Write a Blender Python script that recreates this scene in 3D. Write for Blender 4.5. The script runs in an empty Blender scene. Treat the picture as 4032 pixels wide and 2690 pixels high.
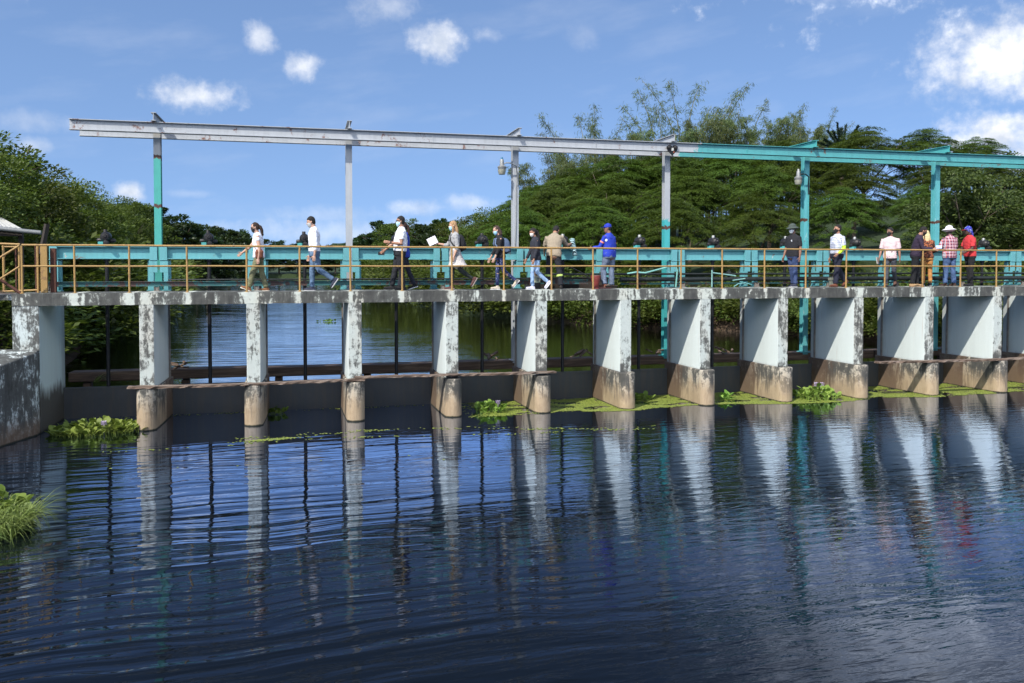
import bpy, math, random
import numpy as np
from mathutils import Vector, noise as mnoise
D=bpy.data; C=bpy.context; SC=C.scene; COL=SC.collection
R=math.radians; PI=math.pi
rng=np.random.default_rng(7); random.seed(7)

# ------------------------------------------------------------------ camera
cam=D.cameras.new('camera'); camo=D.objects.new('camera',cam); COL.objects.link(camo)
camo.location=(0,-20.4,.6); camo.rotation_euler=(R(90-1.6),0,R(-14.04))
cam.lens=29.1; cam.sensor_width=36; cam.shift_y=-.0507; cam.clip_start=.1; cam.clip_end=3000
SC.camera=camo
# ------------------------------------------------------------------ light
SUN=Vector((-.64,-.60,.92)).normalized()          # towards the sun
sl=D.lights.new('sun','SUN'); sl.energy=4.2; sl.angle=R(.5); sl.color=(1,.95,.87)
so=D.objects.new('sun',sl); COL.objects.link(so); so.rotation_euler=SUN.to_track_quat('Z','Y').to_euler()
SC.cycles.max_bounces=6; SC.cycles.diffuse_bounces=2; SC.cycles.glossy_bounces=3; SC.cycles.transmission_bounces=2; SC.cycles.transparent_max_bounces=6; SC.cycles.caustics_reflective=False; SC.cycles.caustics_refractive=False
SC.view_settings.view_transform='Standard'; SC.view_settings.look='None'
SC.view_settings.exposure=0.4; SC.view_settings.gamma=1; SC.view_settings.use_curve_mapping=False

# ------------------------------------------------------------------ node helper
class NT:
    def __init__(s,nt): s.t=nt; s.L=nt.links
    def n(s,typ,**kw):
        n=s.t.nodes.new(typ)
        for k,v in kw.items(): setattr(n,k,v)
        return n
    def put(s,sock,v):
        if v is None: return
        if isinstance(v,bpy.types.NodeSocket): s.L.new(v,sock)
        elif isinstance(v,(tuple,list)) and len(v)==3 and len(sock.default_value)==4: sock.default_value=(*v,1)
        else: sock.default_value=v
    def math(s,op,a,b=None,c=None,clamp=False):
        n=s.n('ShaderNodeMath',operation=op,use_clamp=clamp); s.put(n.inputs[0],a); s.put(n.inputs[1],b); s.put(n.inputs[2],c); return n.outputs[0]
    def vmath(s,op,a,b=None):
        n=s.n('ShaderNodeVectorMath',operation=op); s.put(n.inputs[0],a); s.put(n.inputs[1],b); return n.outputs[0]
    def noise(s,vec,scale,detail=3,rough=.55,dist=0,col=False):
        n=s.n('ShaderNodeTexNoise'); s.put(n.inputs['Vector'],vec); n.inputs['Scale'].default_value=scale
        n.inputs['Detail'].default_value=detail; n.inputs['Roughness'].default_value=rough; n.inputs['Distortion'].default_value=dist
        return n.outputs['Color' if col else 'Fac']
    def ramp(s,f,stops,mode='LINEAR'):
        n=s.n('ShaderNodeValToRGB'); e=n.color_ramp.elements; n.color_ramp.interpolation=mode
        while len(e)<len(stops): e.new(.5)
        for i,(p,c) in enumerate(stops):
            e[i].position=p; e[i].color=(c,c,c,1) if isinstance(c,(int,float)) else (*c,1)
        s.put(n.inputs[0],f); return n.outputs[0]
    def mix(s,f,a,b,mode='MIX'):
        n=s.n('ShaderNodeMix',data_type='RGBA',blend_type=mode); s.put(n.inputs[0],f); s.put(n.inputs[6],a); s.put(n.inputs[7],b); return n.outputs[2]
    def obj(s): return s.n('ShaderNodeTexCoord').outputs['Object']
    def gen(s): return s.n('ShaderNodeTexCoord').outputs['Generated']
    def pos(s): return s.n('ShaderNodeNewGeometry').outputs['Position']
    def sep(s,v):
        n=s.n('ShaderNodeSeparateXYZ'); s.put(n.inputs[0],v); return n.outputs
    def comb(s,x,y,z):
        n=s.n('ShaderNodeCombineXYZ'); s.put(n.inputs[0],x); s.put(n.inputs[1],y); s.put(n.inputs[2],z); return n.outputs[0]
    def scale(s,v,sc): return s.vmath('MULTIPLY',v,tuple(sc))
    def bump(s,h,strength=.3,dist=.02,normal=None):
        n=s.n('ShaderNodeBump'); s.put(n.inputs['Height'],h); n.inputs['Strength'].default_value=strength; n.inputs['Distance'].default_value=dist
        if normal: s.put(n.inputs['Normal'],normal)
        return n.outputs[0]
def mat(name,fn):
    m=D.materials.new(name); m.use_nodes=True; nt=m.node_tree; nt.nodes.clear()
    s=NT(nt); out=s.n('ShaderNodeOutputMaterial')
    b=s.n('ShaderNodeBsdfPrincipled'); s.bsdf=b; s.out=out
    r=fn(s)
    if r is not None:
        for k,v in r.items(): s.put(b.inputs[k],v)
    if not out.inputs[0].is_linked: s.L.new(b.outputs[0],out.inputs[0])
    return m
def plain(name,col,rough=.6,metal=0,var=.25,sc=8,bump=0):
    def f(s):
        o=s.obj(); n=s.noise(o,sc,4)
        c=s.mix(n,tuple(x*(1-var) for x in col),tuple(min(1,x*(1+var)) for x in col))
        d={'Base Color':c,'Roughness':rough,'Metallic':metal}
        if bump: d['Normal']=s.bump(s.noise(o,sc*2.5,3),bump,.02)
        return d
    return mat(name,f)

# ------------------------------------------------------------------ sky
w=D.worlds.new('World'); SC.world=w; w.use_nodes=True; w.node_tree.nodes.clear()
s=NT(w.node_tree); wo=s.n('ShaderNodeOutputWorld')
_d=s.n('ShaderNodeTexCoord').outputs['Generated']; _x,_y,_z=s.sep(_d); _v=s.comb(_x,_y,s.math('ADD',s.math('MULTIPLY',s.math('MAXIMUM',_z,0.),.76),.23))
sk=s.n('ShaderNodeTexSky'); sk.sky_type='NISHITA'; sk.sun_disc=False
sk.sun_elevation=math.asin(SUN.z); sk.sun_rotation=math.atan2(SUN.x,SUN.y); sk.air_density=1.0; sk.dust_density=.4; sk.ozone_density=3.0; s.L.new(_v,sk.inputs[0])
hs=s.n('ShaderNodeHueSaturation'); hs.inputs['Saturation'].default_value=1.03; hs.inputs['Value'].default_value=1.0; hs.inputs['Hue'].default_value=.503; s.L.new(sk.outputs[0],hs.inputs['Color'])
bg=s.n('ShaderNodeBackground'); s.L.new(hs.outputs[0],bg.inputs[0]); bg.inputs[1].default_value=.15
d=s.n('ShaderNodeTexCoord').outputs['Generated']; dx,dy,dz=s.sep(d)
az=s.math('ARCTAN2',dx,dy); el=s.math('ARCSINE',dz)
uv=s.comb(az,el,0)
nz=s.noise(uv,26,6,.6); nz2=s.noise(s.vmath('ADD',uv,(3.1,7.7,0)),70,4,.6)
CLOUDS_AND_FILL=[(.154,.265,.034,.0235,.85),(-.047,.2555,.020,.0155,.62),(.0003,.2309,.022,.0160,.7),(-.122,.1904,.050,.0155,.8),(-.186,.080,.017,.011,.9),
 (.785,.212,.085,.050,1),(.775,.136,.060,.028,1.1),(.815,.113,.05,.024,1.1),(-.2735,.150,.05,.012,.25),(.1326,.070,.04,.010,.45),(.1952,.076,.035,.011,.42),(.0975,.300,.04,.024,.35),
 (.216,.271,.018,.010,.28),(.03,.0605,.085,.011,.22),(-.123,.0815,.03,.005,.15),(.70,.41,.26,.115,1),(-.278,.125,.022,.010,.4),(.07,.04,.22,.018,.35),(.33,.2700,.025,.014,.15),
 (.62,.30,.05,.02,.25),(-.55,.3,.22,.05,.7),(1.3,.25,.2,.07,.9),(-1.1,.2,.2,.05,.8),(2.4,.42,.45,.2,.95),(-2.75,.45,.45,.2,.95),(-2.0,.30,.30,.12,.95),(3.02,.62,.4,.22,.95),(-1.75,.34,.30,.22,.95)]  # last entries: unseen clouds behind the camera, added to fill shaded pier sides
tot=None; hi=None
for (a,e,sx,sy,k) in CLOUDS_AND_FILL:
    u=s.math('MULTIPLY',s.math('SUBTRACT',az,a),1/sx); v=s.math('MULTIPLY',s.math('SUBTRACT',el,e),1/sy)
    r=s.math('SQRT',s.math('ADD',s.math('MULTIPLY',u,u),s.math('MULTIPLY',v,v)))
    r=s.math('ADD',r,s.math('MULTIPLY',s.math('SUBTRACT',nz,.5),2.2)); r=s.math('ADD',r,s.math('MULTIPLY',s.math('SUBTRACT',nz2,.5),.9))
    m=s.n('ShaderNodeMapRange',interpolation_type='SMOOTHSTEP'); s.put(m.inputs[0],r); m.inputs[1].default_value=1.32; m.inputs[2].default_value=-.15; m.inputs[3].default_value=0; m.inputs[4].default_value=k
    if a==.70 or abs(a)>=1.7: q_=s.math('MULTIPLY',m.outputs[0],1. if a==.70 else (5.5 if -2.1<a<-1.6 else 3.2)); hi=q_ if hi is None else s.math('MAXIMUM',hi,q_)  # extra gain for the upper-right cloud and the added fill clouds
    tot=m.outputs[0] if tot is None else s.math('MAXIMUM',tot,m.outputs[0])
wisp=s.noise(s.comb(s.math('ADD',s.math('MULTIPLY',az,2.0),s.math('MULTIPLY',el,3.0)),s.math('SUBTRACT',s.math('MULTIPLY',el,9),s.math('MULTIPLY',az,2.0)),0),2.2,5,.55)
wm=s.math('MULTIPLY',s.ramp(wisp,[(.5,0.),(.85,.14)]),1.0)
tot=s.math('MAXIMUM',s.math('MINIMUM',tot,.97),wm)
body=s.noise(s.vmath('ADD',uv,(0,.012,0)),20,5,.55)
cc=s.mix(s.ramp(body,[(.36,0.),(.56,1.)]),(.60,.65,.74),(.97,.97,.97))
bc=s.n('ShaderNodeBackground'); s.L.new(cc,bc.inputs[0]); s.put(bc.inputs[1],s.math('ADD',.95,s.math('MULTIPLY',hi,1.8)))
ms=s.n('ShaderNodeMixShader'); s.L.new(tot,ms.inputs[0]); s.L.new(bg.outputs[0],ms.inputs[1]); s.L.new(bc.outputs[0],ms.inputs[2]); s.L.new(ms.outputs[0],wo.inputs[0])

# ------------------------------------------------------------------ mesh helper
class MB:
    def __init__(s): s.v=[]; s.f=[]
    def add(s,vs,fs):
        o=len(s.v); s.v+= [tuple(p) for p in vs]; s.f+=[tuple(i+o for i in q) for q in fs]; return s
    def box(s,x0,x1,y0,y1,z0,z1):
        return s.add([(x0,y0,z0),(x1,y0,z0),(x1,y1,z0),(x0,y1,z0),(x0,y0,z1),(x1,y0,z1),(x1,y1,z1),(x0,y1,z1)],
          [(0,3,2,1),(4,5,6,7),(0,1,5,4),(1,2,6,5),(2,3,7,6),(3,0,4,7)])
    def prism(s,poly,axis,lo,hi):                     # poly counter-clockwise seen from +axis
        n=len(poly); P=[]
        for h in (lo,hi):
            for (a,b) in poly:
                P.append({'z':(a,b,h),'x':(h,a,b),'y':(b,h,a)}[axis])
        F=[tuple(range(n-1,-1,-1)),tuple(range(n,2*n))]+[(i,(i+1)%n,n+(i+1)%n,n+i) for i in range(n)]
        return s.add(P,F)
    def tube(s,pts,r,n=10,cap=True):
        pts=[Vector(p) for p in pts]; rr=r if isinstance(r,(list,tuple)) else [r]*len(pts)
        vs=[];fs=[]; prev=None
        for i,p in enumerate(pts):
            t=(pts[min(i+1,len(pts)-1)]-pts[max(i-1,0)]).normalized()
            if prev is None:
                a=Vector((0,0,1)) if abs(t.z)<.9 else Vector((1,0,0)); u=t.cross(a).normalized()
            else: u=(prev-t*prev.dot(t)).normalized()
            prev=u; v=t.cross(u)
            for k in range(n):
                q=2*PI*k/n; vs.append(p+u*(rr[i]*math.cos(q))+v*(rr[i]*math.sin(q)))
        for i in range(len(pts)-1):
            for k in range(n):
                a=i*n+k; b=i*n+(k+1)%n; fs.append((a,b,b+n,a+n))
        if cap: fs.append(tuple(range(n-1,-1,-1))); fs.append(tuple((len(pts)-1)*n+k for k in range(n)))
        return s.add(vs,fs)
    def lathe(s,prof,c,axis='z',n=20):                # prof: (radius, height)
        vs=[];fs=[]
        for (r,h) in prof:
            for k in range(n):
                q=2*PI*k/n; a,b=r*math.cos(q),r*math.sin(q)
                p={'z':(a,b,h),'y':(a,h,b),'x':(h,a,b)}[axis]; vs.append((c[0]+p[0],c[1]+p[1],c[2]+p[2]))
        for i in range(len(prof)-1):
            for k in range(n):
                a=i*n+k;b=i*n+(k+1)%n; fs.append((a,b,b+n,a+n))
        fs.append(tuple(range(n-1,-1,-1))); fs.append(tuple((len(prof)-1)*n+k for k in range(n)))
        return s.add(vs,fs)
    def ibeam_x(s,x0,x1,yc,z0,z1,w,t=.02):
        h=w/2
        s.box(x0,x1,yc-h,yc+h,z0,z0+t); s.box(x0,x1,yc-h,yc+h,z1-t,z1); return s.box(x0+.002,x1-.002,yc-t*.4,yc+t*.4,z0+t,z1-t)
    def build(s,name,m,parent=None,smooth=False,bevel=0,seg=2):
        me=D.meshes.new(name); me.from_pydata(s.v,[],s.f); me.update()
        if m: me.materials.append(m)
        o=D.objects.new(name,me); COL.objects.link(o)
        if parent: o.parent=parent
        if smooth:
            me.polygons.foreach_set('use_smooth',[True]*len(me.polygons))
            try: me.set_sharp_from_angle(angle=R(40))
            except Exception: pass
        if bevel:
            b=o.modifiers.new('bevel','BEVEL'); b.width=bevel; b.segments=seg; b.limit_method='ANGLE'; b.angle_limit=R(40)
        return o
def tag(o,label=None,cat=None,group=None,kind=None):
    if label: o['label']=label
    if cat: o['category']=cat
    if group: o['group']=group
    if kind: o['kind']=kind
    return o
def empty(name,loc,label,cat,group=None,rz=0):
    o=D.objects.new(name,None); COL.objects.link(o); o.location=loc; o.rotation_euler=(0,0,rz); o.empty_display_size=.2
    return tag(o,label,cat,group)
def copy_tree(o,parent=None):
    c=o.copy(); COL.objects.link(c)
    if parent: c.parent=parent
    for ch in list(o.children): copy_tree(ch,c)
    return c
ORD=['first','second','third','fourth','fifth','sixth','seventh','eighth','ninth','tenth','eleventh','twelfth','thirteenth']

# ------------------------------------------------------------------ materials
def concrete(name,dark,streak=1.0,tint=(.60,.64,.57),drip=False,side=None,low=None):
    def f(s):
        p=s.pos(); px,py,pz=s.sep(p)
        n1=s.noise(s.scale(p,(1.1,1.1,.55)),1.0,4,.6,.4)
        n2=s.noise(s.scale(p,(7,7,1.3)),1.0,5,.65,.6)
        n3=s.noise(s.scale(p,(1,1,.6)),26,4,.7)
        n4=s.noise(p,5.5,5,.62,.5)
        a=s.math('ADD',s.math('MULTIPLY',n1,.40),s.math('MULTIPLY',n2,.34*streak)); a=s.math('ADD',a,s.math('MULTIPLY',n3,.24)); a=s.math('ADD',a,s.math('MULTIPLY',n4,.34))
        a=s.math('SUBTRACT',a,s.math('MULTIPLY',streak-1,.17))
        a=s.math('ADD',a,dark)
        zb=s.n('ShaderNodeMapRange'); zb.inputs[3].default_value=0; s.put(zb.inputs[0],s.math('ADD',pz,s.math('MULTIPLY',n2,.5))); zb.inputs[1].default_value=-1.62 if side else -2.75; zb.inputs[2].default_value=-1.80 if side else -2.15; zb.inputs[4].default_value=.05 if side else .03; a=s.math('ADD',a,zb.outputs[0]) if (side or low) else a
        if drip:
            at=s.n('ShaderNodeAttribute',attribute_name='drip').outputs['Fac']
            a=s.math('SUBTRACT',a,s.math('MULTIPLY',at,.22))
        pale=s.mix(n3,tint,tuple(x*.75 for x in tint)); pale=s.mix(s.ramp(n1,[(.45,0.),(.7,.5)]),pale,(.55,.47,.36))
        col=s.ramp(a,[(.62,1.),(.65,.75),(.672,.33),(.71,.08),(.85,.0)])
        c=s.mix(col,s.mix(n3,(.018,.019,.018),(.085,.085,.078)),pale)
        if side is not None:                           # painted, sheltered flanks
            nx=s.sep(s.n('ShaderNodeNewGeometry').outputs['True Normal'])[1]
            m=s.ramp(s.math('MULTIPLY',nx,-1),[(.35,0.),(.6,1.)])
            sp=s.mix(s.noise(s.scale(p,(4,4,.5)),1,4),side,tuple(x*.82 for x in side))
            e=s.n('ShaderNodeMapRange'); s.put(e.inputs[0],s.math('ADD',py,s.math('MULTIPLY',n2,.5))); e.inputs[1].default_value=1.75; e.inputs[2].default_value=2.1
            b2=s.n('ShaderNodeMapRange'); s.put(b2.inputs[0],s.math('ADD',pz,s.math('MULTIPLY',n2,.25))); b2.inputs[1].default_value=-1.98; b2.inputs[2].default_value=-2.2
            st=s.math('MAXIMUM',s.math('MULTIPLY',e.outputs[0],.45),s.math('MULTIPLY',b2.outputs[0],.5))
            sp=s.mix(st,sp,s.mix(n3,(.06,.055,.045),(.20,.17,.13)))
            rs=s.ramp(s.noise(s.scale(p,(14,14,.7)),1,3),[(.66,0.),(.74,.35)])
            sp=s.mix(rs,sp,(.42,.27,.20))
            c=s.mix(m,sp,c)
        if low is not None:                            # tide-washed foot
            z0,z1,cl=low
            g=s.n('ShaderNodeMapRange'); s.put(g.inputs[0],s.math('ADD',s.math('ADD',pz,s.math('MULTIPLY',s.math('SUBTRACT',n1,.5),1.1)),s.math('MULTIPLY',s.math('SUBTRACT',n2,.5),.9))); g.inputs[1].default_value=z1; g.inputs[2].default_value=z0
            c=s.mix(s.math('MULTIPLY',g.outputs[0],.9),c,s.mix(n2,cl,tuple(x*.55 for x in cl)))
            if side is None:                               # rusty, wet rear flank by the gate
                rk=s.n('ShaderNodeMapRange'); s.put(rk.inputs[0],s.math('ADD',py,s.math('MULTIPLY',s.math('SUBTRACT',n2,.5),1.2))); rk.inputs[1].default_value=.75; rk.inputs[2].default_value=1.05; rk.inputs[4].default_value=.8
                c=s.mix(rk.outputs[0],c,s.mix(n2,(.03,.022,.015),(.17,.10,.06)))
            wl=s.n('ShaderNodeMapRange'); s.put(wl.inputs[0],s.math('ADD',pz,s.math('MULTIPLY',s.math('SUBTRACT',n2,.5),.06))); wl.inputs[1].default_value=-3.078; wl.inputs[2].default_value=-3.105
            c=s.mix(wl.outputs[0],c,(.02,.022,.012))
        h=s.math('ADD',n3,s.math('MULTIPLY',n4,.6))
        return {'Base Color':c,'Roughness':.88,'Normal':s.bump(h,.35,.02)}
    return mat(name,f)
M={}
M['deck']=concrete('mouldy_deck_concrete',.088,1.75,drip=True)
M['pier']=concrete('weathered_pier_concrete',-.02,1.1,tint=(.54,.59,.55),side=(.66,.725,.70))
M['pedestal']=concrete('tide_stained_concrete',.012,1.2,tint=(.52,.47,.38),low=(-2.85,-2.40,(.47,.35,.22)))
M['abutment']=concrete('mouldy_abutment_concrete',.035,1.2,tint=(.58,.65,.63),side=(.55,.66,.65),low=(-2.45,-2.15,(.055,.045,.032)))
M['wing']=concrete('mouldy_wing_concrete',.042,1.3,tint=(.72,.80,.78),low=(-3.05,-2.65,(.20,.13,.08)))
def paint(name,base,chip=(.55,.57,.55),rust=(.10,.035,.018),amt=.62,second=None,split=None,ramt=.70,bands=()):
    def f(s):
        p=s.pos(); px,py,pz=s.sep(p)
        n1=s.noise(p,2.2,5,.62,.4); n2=s.noise(s.scale(p,(9,9,5)),1,5,.7,.5); n3=s.noise(p,40,2)
        b=s.mix(n1,tuple(x*.82 for x in base),tuple(min(1,x*1.12) for x in base))
        if second:
            ax,th,sgn=split
            q=s.math('ADD',(px,py,pz)[ax],s.math('MULTIPLY',s.math('SUBTRACT',n1,.5),1.6 if ax==0 else .5)); q=s.math('ADD',q,s.math('MULTIPLY',s.math('SUBTRACT',n2,.5),.5))
            k=s.math('LESS_THAN',q,th) if sgn<0 else s.math('GREATER_THAN',q,th)
            b=s.mix(k,b,s.mix(n1,tuple(x*.8 for x in second),tuple(x*1.1 for x in second)))
        m=s.math('ADD',s.math('MULTIPLY',n1,.45),s.math('MULTIPLY',n2,.55))
        c=s.mix(s.ramp(m,[(amt,0.),(amt+.025,1.)]),b,chip)
        m2=s.math('ADD',s.math('MULTIPLY',s.noise(s.vmath('ADD',p,(5,3,9)),1.7,5,.6,.5),.55),s.math('MULTIPLY',n2,.4))
        c=s.mix(s.ramp(m2,[(ramt-.09,0.),(ramt-.05,.9)]),c,s.mix(n3,rust,tuple(x*2.2 for x in rust)))
        for zb in bands:
            k=s.math('LESS_THAN',s.math('ABSOLUTE',s.math('ADD',s.math('SUBTRACT',pz,zb),s.math('MULTIPLY',s.math('SUBTRACT',n2,.5),.25))),.05); c=s.mix(k,c,s.mix(n3,(.05,.02,.013),(.12,.05,.03)))
        g=s.ramp(s.noise(s.scale(p,(12,12,1.2)),1,4,.6),[(.45,0.),(.75,.4)]); c=s.mix(g,c,s.mix(.35,c,(.03,.03,.025)))
        return {'Base Color':c,'Roughness':.6,'Normal':s.bump(n2,.12,.01)}
    return mat(name,f)
TEAL=(.12,.36,.385); GREY=(.40,.42,.44)
M['teal']=paint('chipped_teal_paint',TEAL,amt=.635,ramt=.672)
M['teal2']=paint('faded_teal_paint',(.07,.36,.35),amt=.68)
M['runway']=paint('grey_and_teal_beam_paint',GREY,chip=(.5,.5,.5),amt=.8,second=(.085,.34,.35),split=(0,11.35,1),ramt=.640)
M['grey']=paint('grey_primer_paint',GREY,chip=(.52,.53,.54),amt=.66,ramt=.70)
M['col_a']=paint('grey_over_teal_paint',(.06,.36,.31),amt=.72,second=(.42,.42,.41),split=(2,3.45,1),ramt=.655,bands=(2.15,3.4))
M['col_t']=paint('streaked_teal_column_paint',(.10,.38,.40),chip=(.25,.45,.45),amt=.60,ramt=.69,bands=(2.05,))
M['col_b']=paint('teal_over_grey_paint',(.055,.38,.39),amt=.74,second=GREY,split=(2,2.0,1),ramt=.68,bands=(1.75,))
M['rail']=paint('ochre_rail_paint',(.37,.225,.072),chip=(.26,.15,.06),rust=(.14,.05,.02),amt=.55,ramt=.68)
M['rust']=plain('brown_rust',(.085,.032,.02),.85,0,.5,14,.3)
M['lowbeam']=paint('rusting_dark_teal_paint',(.03,.12,.12),chip=(.25,.24,.22),rust=(.05,.02,.015),amt=.58,ramt=.56)
M['black']=plain('black_iron',(.012,.012,.013),.5,.3,.5,20,.2)
M['iron']=plain('greasy_dark_iron',(.03,.028,.027),.45,.5,.6,18,.3)
M['gate']=mat('dark_grey_gate_paint',lambda s:(lambda p:{'Base Color':s.mix(s.ramp(s.noise(s.scale(p,(8,8,.8)),1,5,.6,.4),[(.45,0.),(.72,.7)]),s.mix(s.ramp(s.math('ADD',s.sep(p)[2],s.math('MULTIPLY',s.noise(p,3,4),.5)),[(0,0.),(1,1.)]) if False else s.noise(p,2.5,4),(.030,.035,.038),(.052,.058,.062)),(.07,.06,.046)),'Roughness':.65,'Normal':s.bump(s.noise(p,12,4),.25,.01)})(s.pos()))
M['pipe']=plain('dark_pipe',(.02,.024,.022),.45,.2,.6,9,.2)
M['wood']=mat('weathered_timber',lambda s:(lambda p,n,n2:{'Base Color':s.ramp(n,[(.3,(.035,.022,.016)),(.5,(.13,.085,.06)),(.68,(.32,.27,.22))]),'Roughness':.9,'Normal':s.bump(n,.7,.03)})(s.pos(),s.noise(s.scale(s.pos(),(1.2,18,22)),1,6,.7,.5),0))
M['boom']=mat('wet_brown_timber',lambda s:{'Base Color':s.ramp(s.noise(s.scale(s.pos(),(.7,9,12)),1,5,.65,.5),[(.3,(.035,.022,.015)),(.55,(.11,.07,.045)),(.75,(.22,.16,.11))]),'Roughness':.8,'Normal':s.bump(s.noise(s.scale(s.pos(),(1,12,14)),1,4),.5,.03)})
M['galv']=plain('dull_zinc',(.33,.33,.31),.45,.5,.35,10,.1)
M['lampglass']=plain('cloudy_lamp_refractor',(.38,.37,.29),.3,0,.25,14)
M['bluecap']=plain('blue_photocell',(.02,.14,.25),.4)
M['roofwhite']=plain('pale_corrugated_roof',(.42,.42,.39),.7,0,.3,4)
M['gutter']=plain('grey_gutter',(.16,.17,.17),.5,0,.3,6)
M['darkwood']=plain('dark_stained_wood',(.03,.022,.016),.85,0,.5,9,.4)

# ------------------------------------------------------------------ terrain and water
WU,WD=-2.55,-3.12
YL=[-60,-14,-7,-2.5,1,2,10,21,52,100,130,150,400]; XL=[-5,-4.8,-4.9,-6.6,-6.6,-6.4,-7.6,-9.2,-11.6,-13,-10.5,-9,-9]
YR=[-60,1,2,10,16.8,20.4,32.8,43.4,70,100,130,150,400]; XR=[30,30,27,24,19.9,15.5,11.1,9.8,6.3,5,7,8,8]
def ground_z(X,Y):
    X=np.asarray(X,float);Y=np.asarray(Y,float)
    l=X-np.interp(Y,YL,XL); r=np.interp(Y,YR,XR)-X
    sd=np.minimum(np.minimum(l,r),165-Y)
    o=np.maximum(-sd,0)
    base=np.where(Y<1.5,WD,WU)
    z=np.where(sd>0,base-np.minimum(sd*.6,2.2),base+np.minimum(o*.75,1.5)+np.minimum(o*.03,3))
    hill=np.where((r<0)&(Y>8),np.minimum(np.maximum(o-5,0)*.17,6.5),0)
    left=np.where((l<0)&(Y<3),np.minimum(o*.25,1.2),0)
    return z+hill+left
gx=np.concatenate([[-900,-400,-200,-120],np.arange(-80,80.1,1.0),[120,200,400,900]]); gy=np.concatenate([[-400,-120],np.arange(-60,200.1,1.2),[260,400,800,1800]])
XX,YY=np.meshgrid(gx,gy); ZZ=ground_z(XX,YY)
ZZ+=np.array([mnoise.noise(Vector((x*.35,y*.35,0))) for x,y in zip(XX.ravel(),YY.ravel())]).reshape(XX.shape)*.22
nx_,ny_=len(gx),len(gy)
tm=MB(); tm.v=list(zip(XX.ravel().tolist(),YY.ravel().tolist(),ZZ.ravel().tolist()))
tm.f=[(j*nx_+i,j*nx_+i+1,(j+1)*nx_+i+1,(j+1)*nx_+i) for j in range(ny_-1) for i in range(nx_-1)]
def soilf(s):
    p=s.pos(); z=s.sep(p)[2]; n=s.noise(p,.5,4)
    e=s.n('ShaderNodeMapRange'); s.put(e.inputs[0],s.math('ADD',z,s.math('MULTIPLY',n,1.2))); e.inputs[1].default_value=-.2; e.inputs[2].default_value=.6; yy=s.n('ShaderNodeMapRange'); s.put(yy.inputs[0],s.math('ADD',s.sep(p)[1],s.math('MULTIPLY',s.math('MAXIMUM',s.math('SUBTRACT',s.sep(p)[0],21.),0.),2.))); yy.inputs[1].default_value=22; yy.inputs[2].default_value=30; ee=s.math('MAXIMUM',e.outputs[0],yy.outputs[0])
    return {'Base Color':s.mix(ee,s.mix(s.noise(p,3,5),(.02,.014,.008),(.085,.052,.028)),s.mix(s.noise(p,6,4),(.008,.018,.004),(.03,.055,.012))),'Roughness':.95,'Normal':s.bump(s.noise(p,4,5),.8,.1)}
M['soil']=mat('earth_and_undergrowth',soilf)
tag(tm.build('ground',M['soil'],smooth=True),kind='structure')
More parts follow.
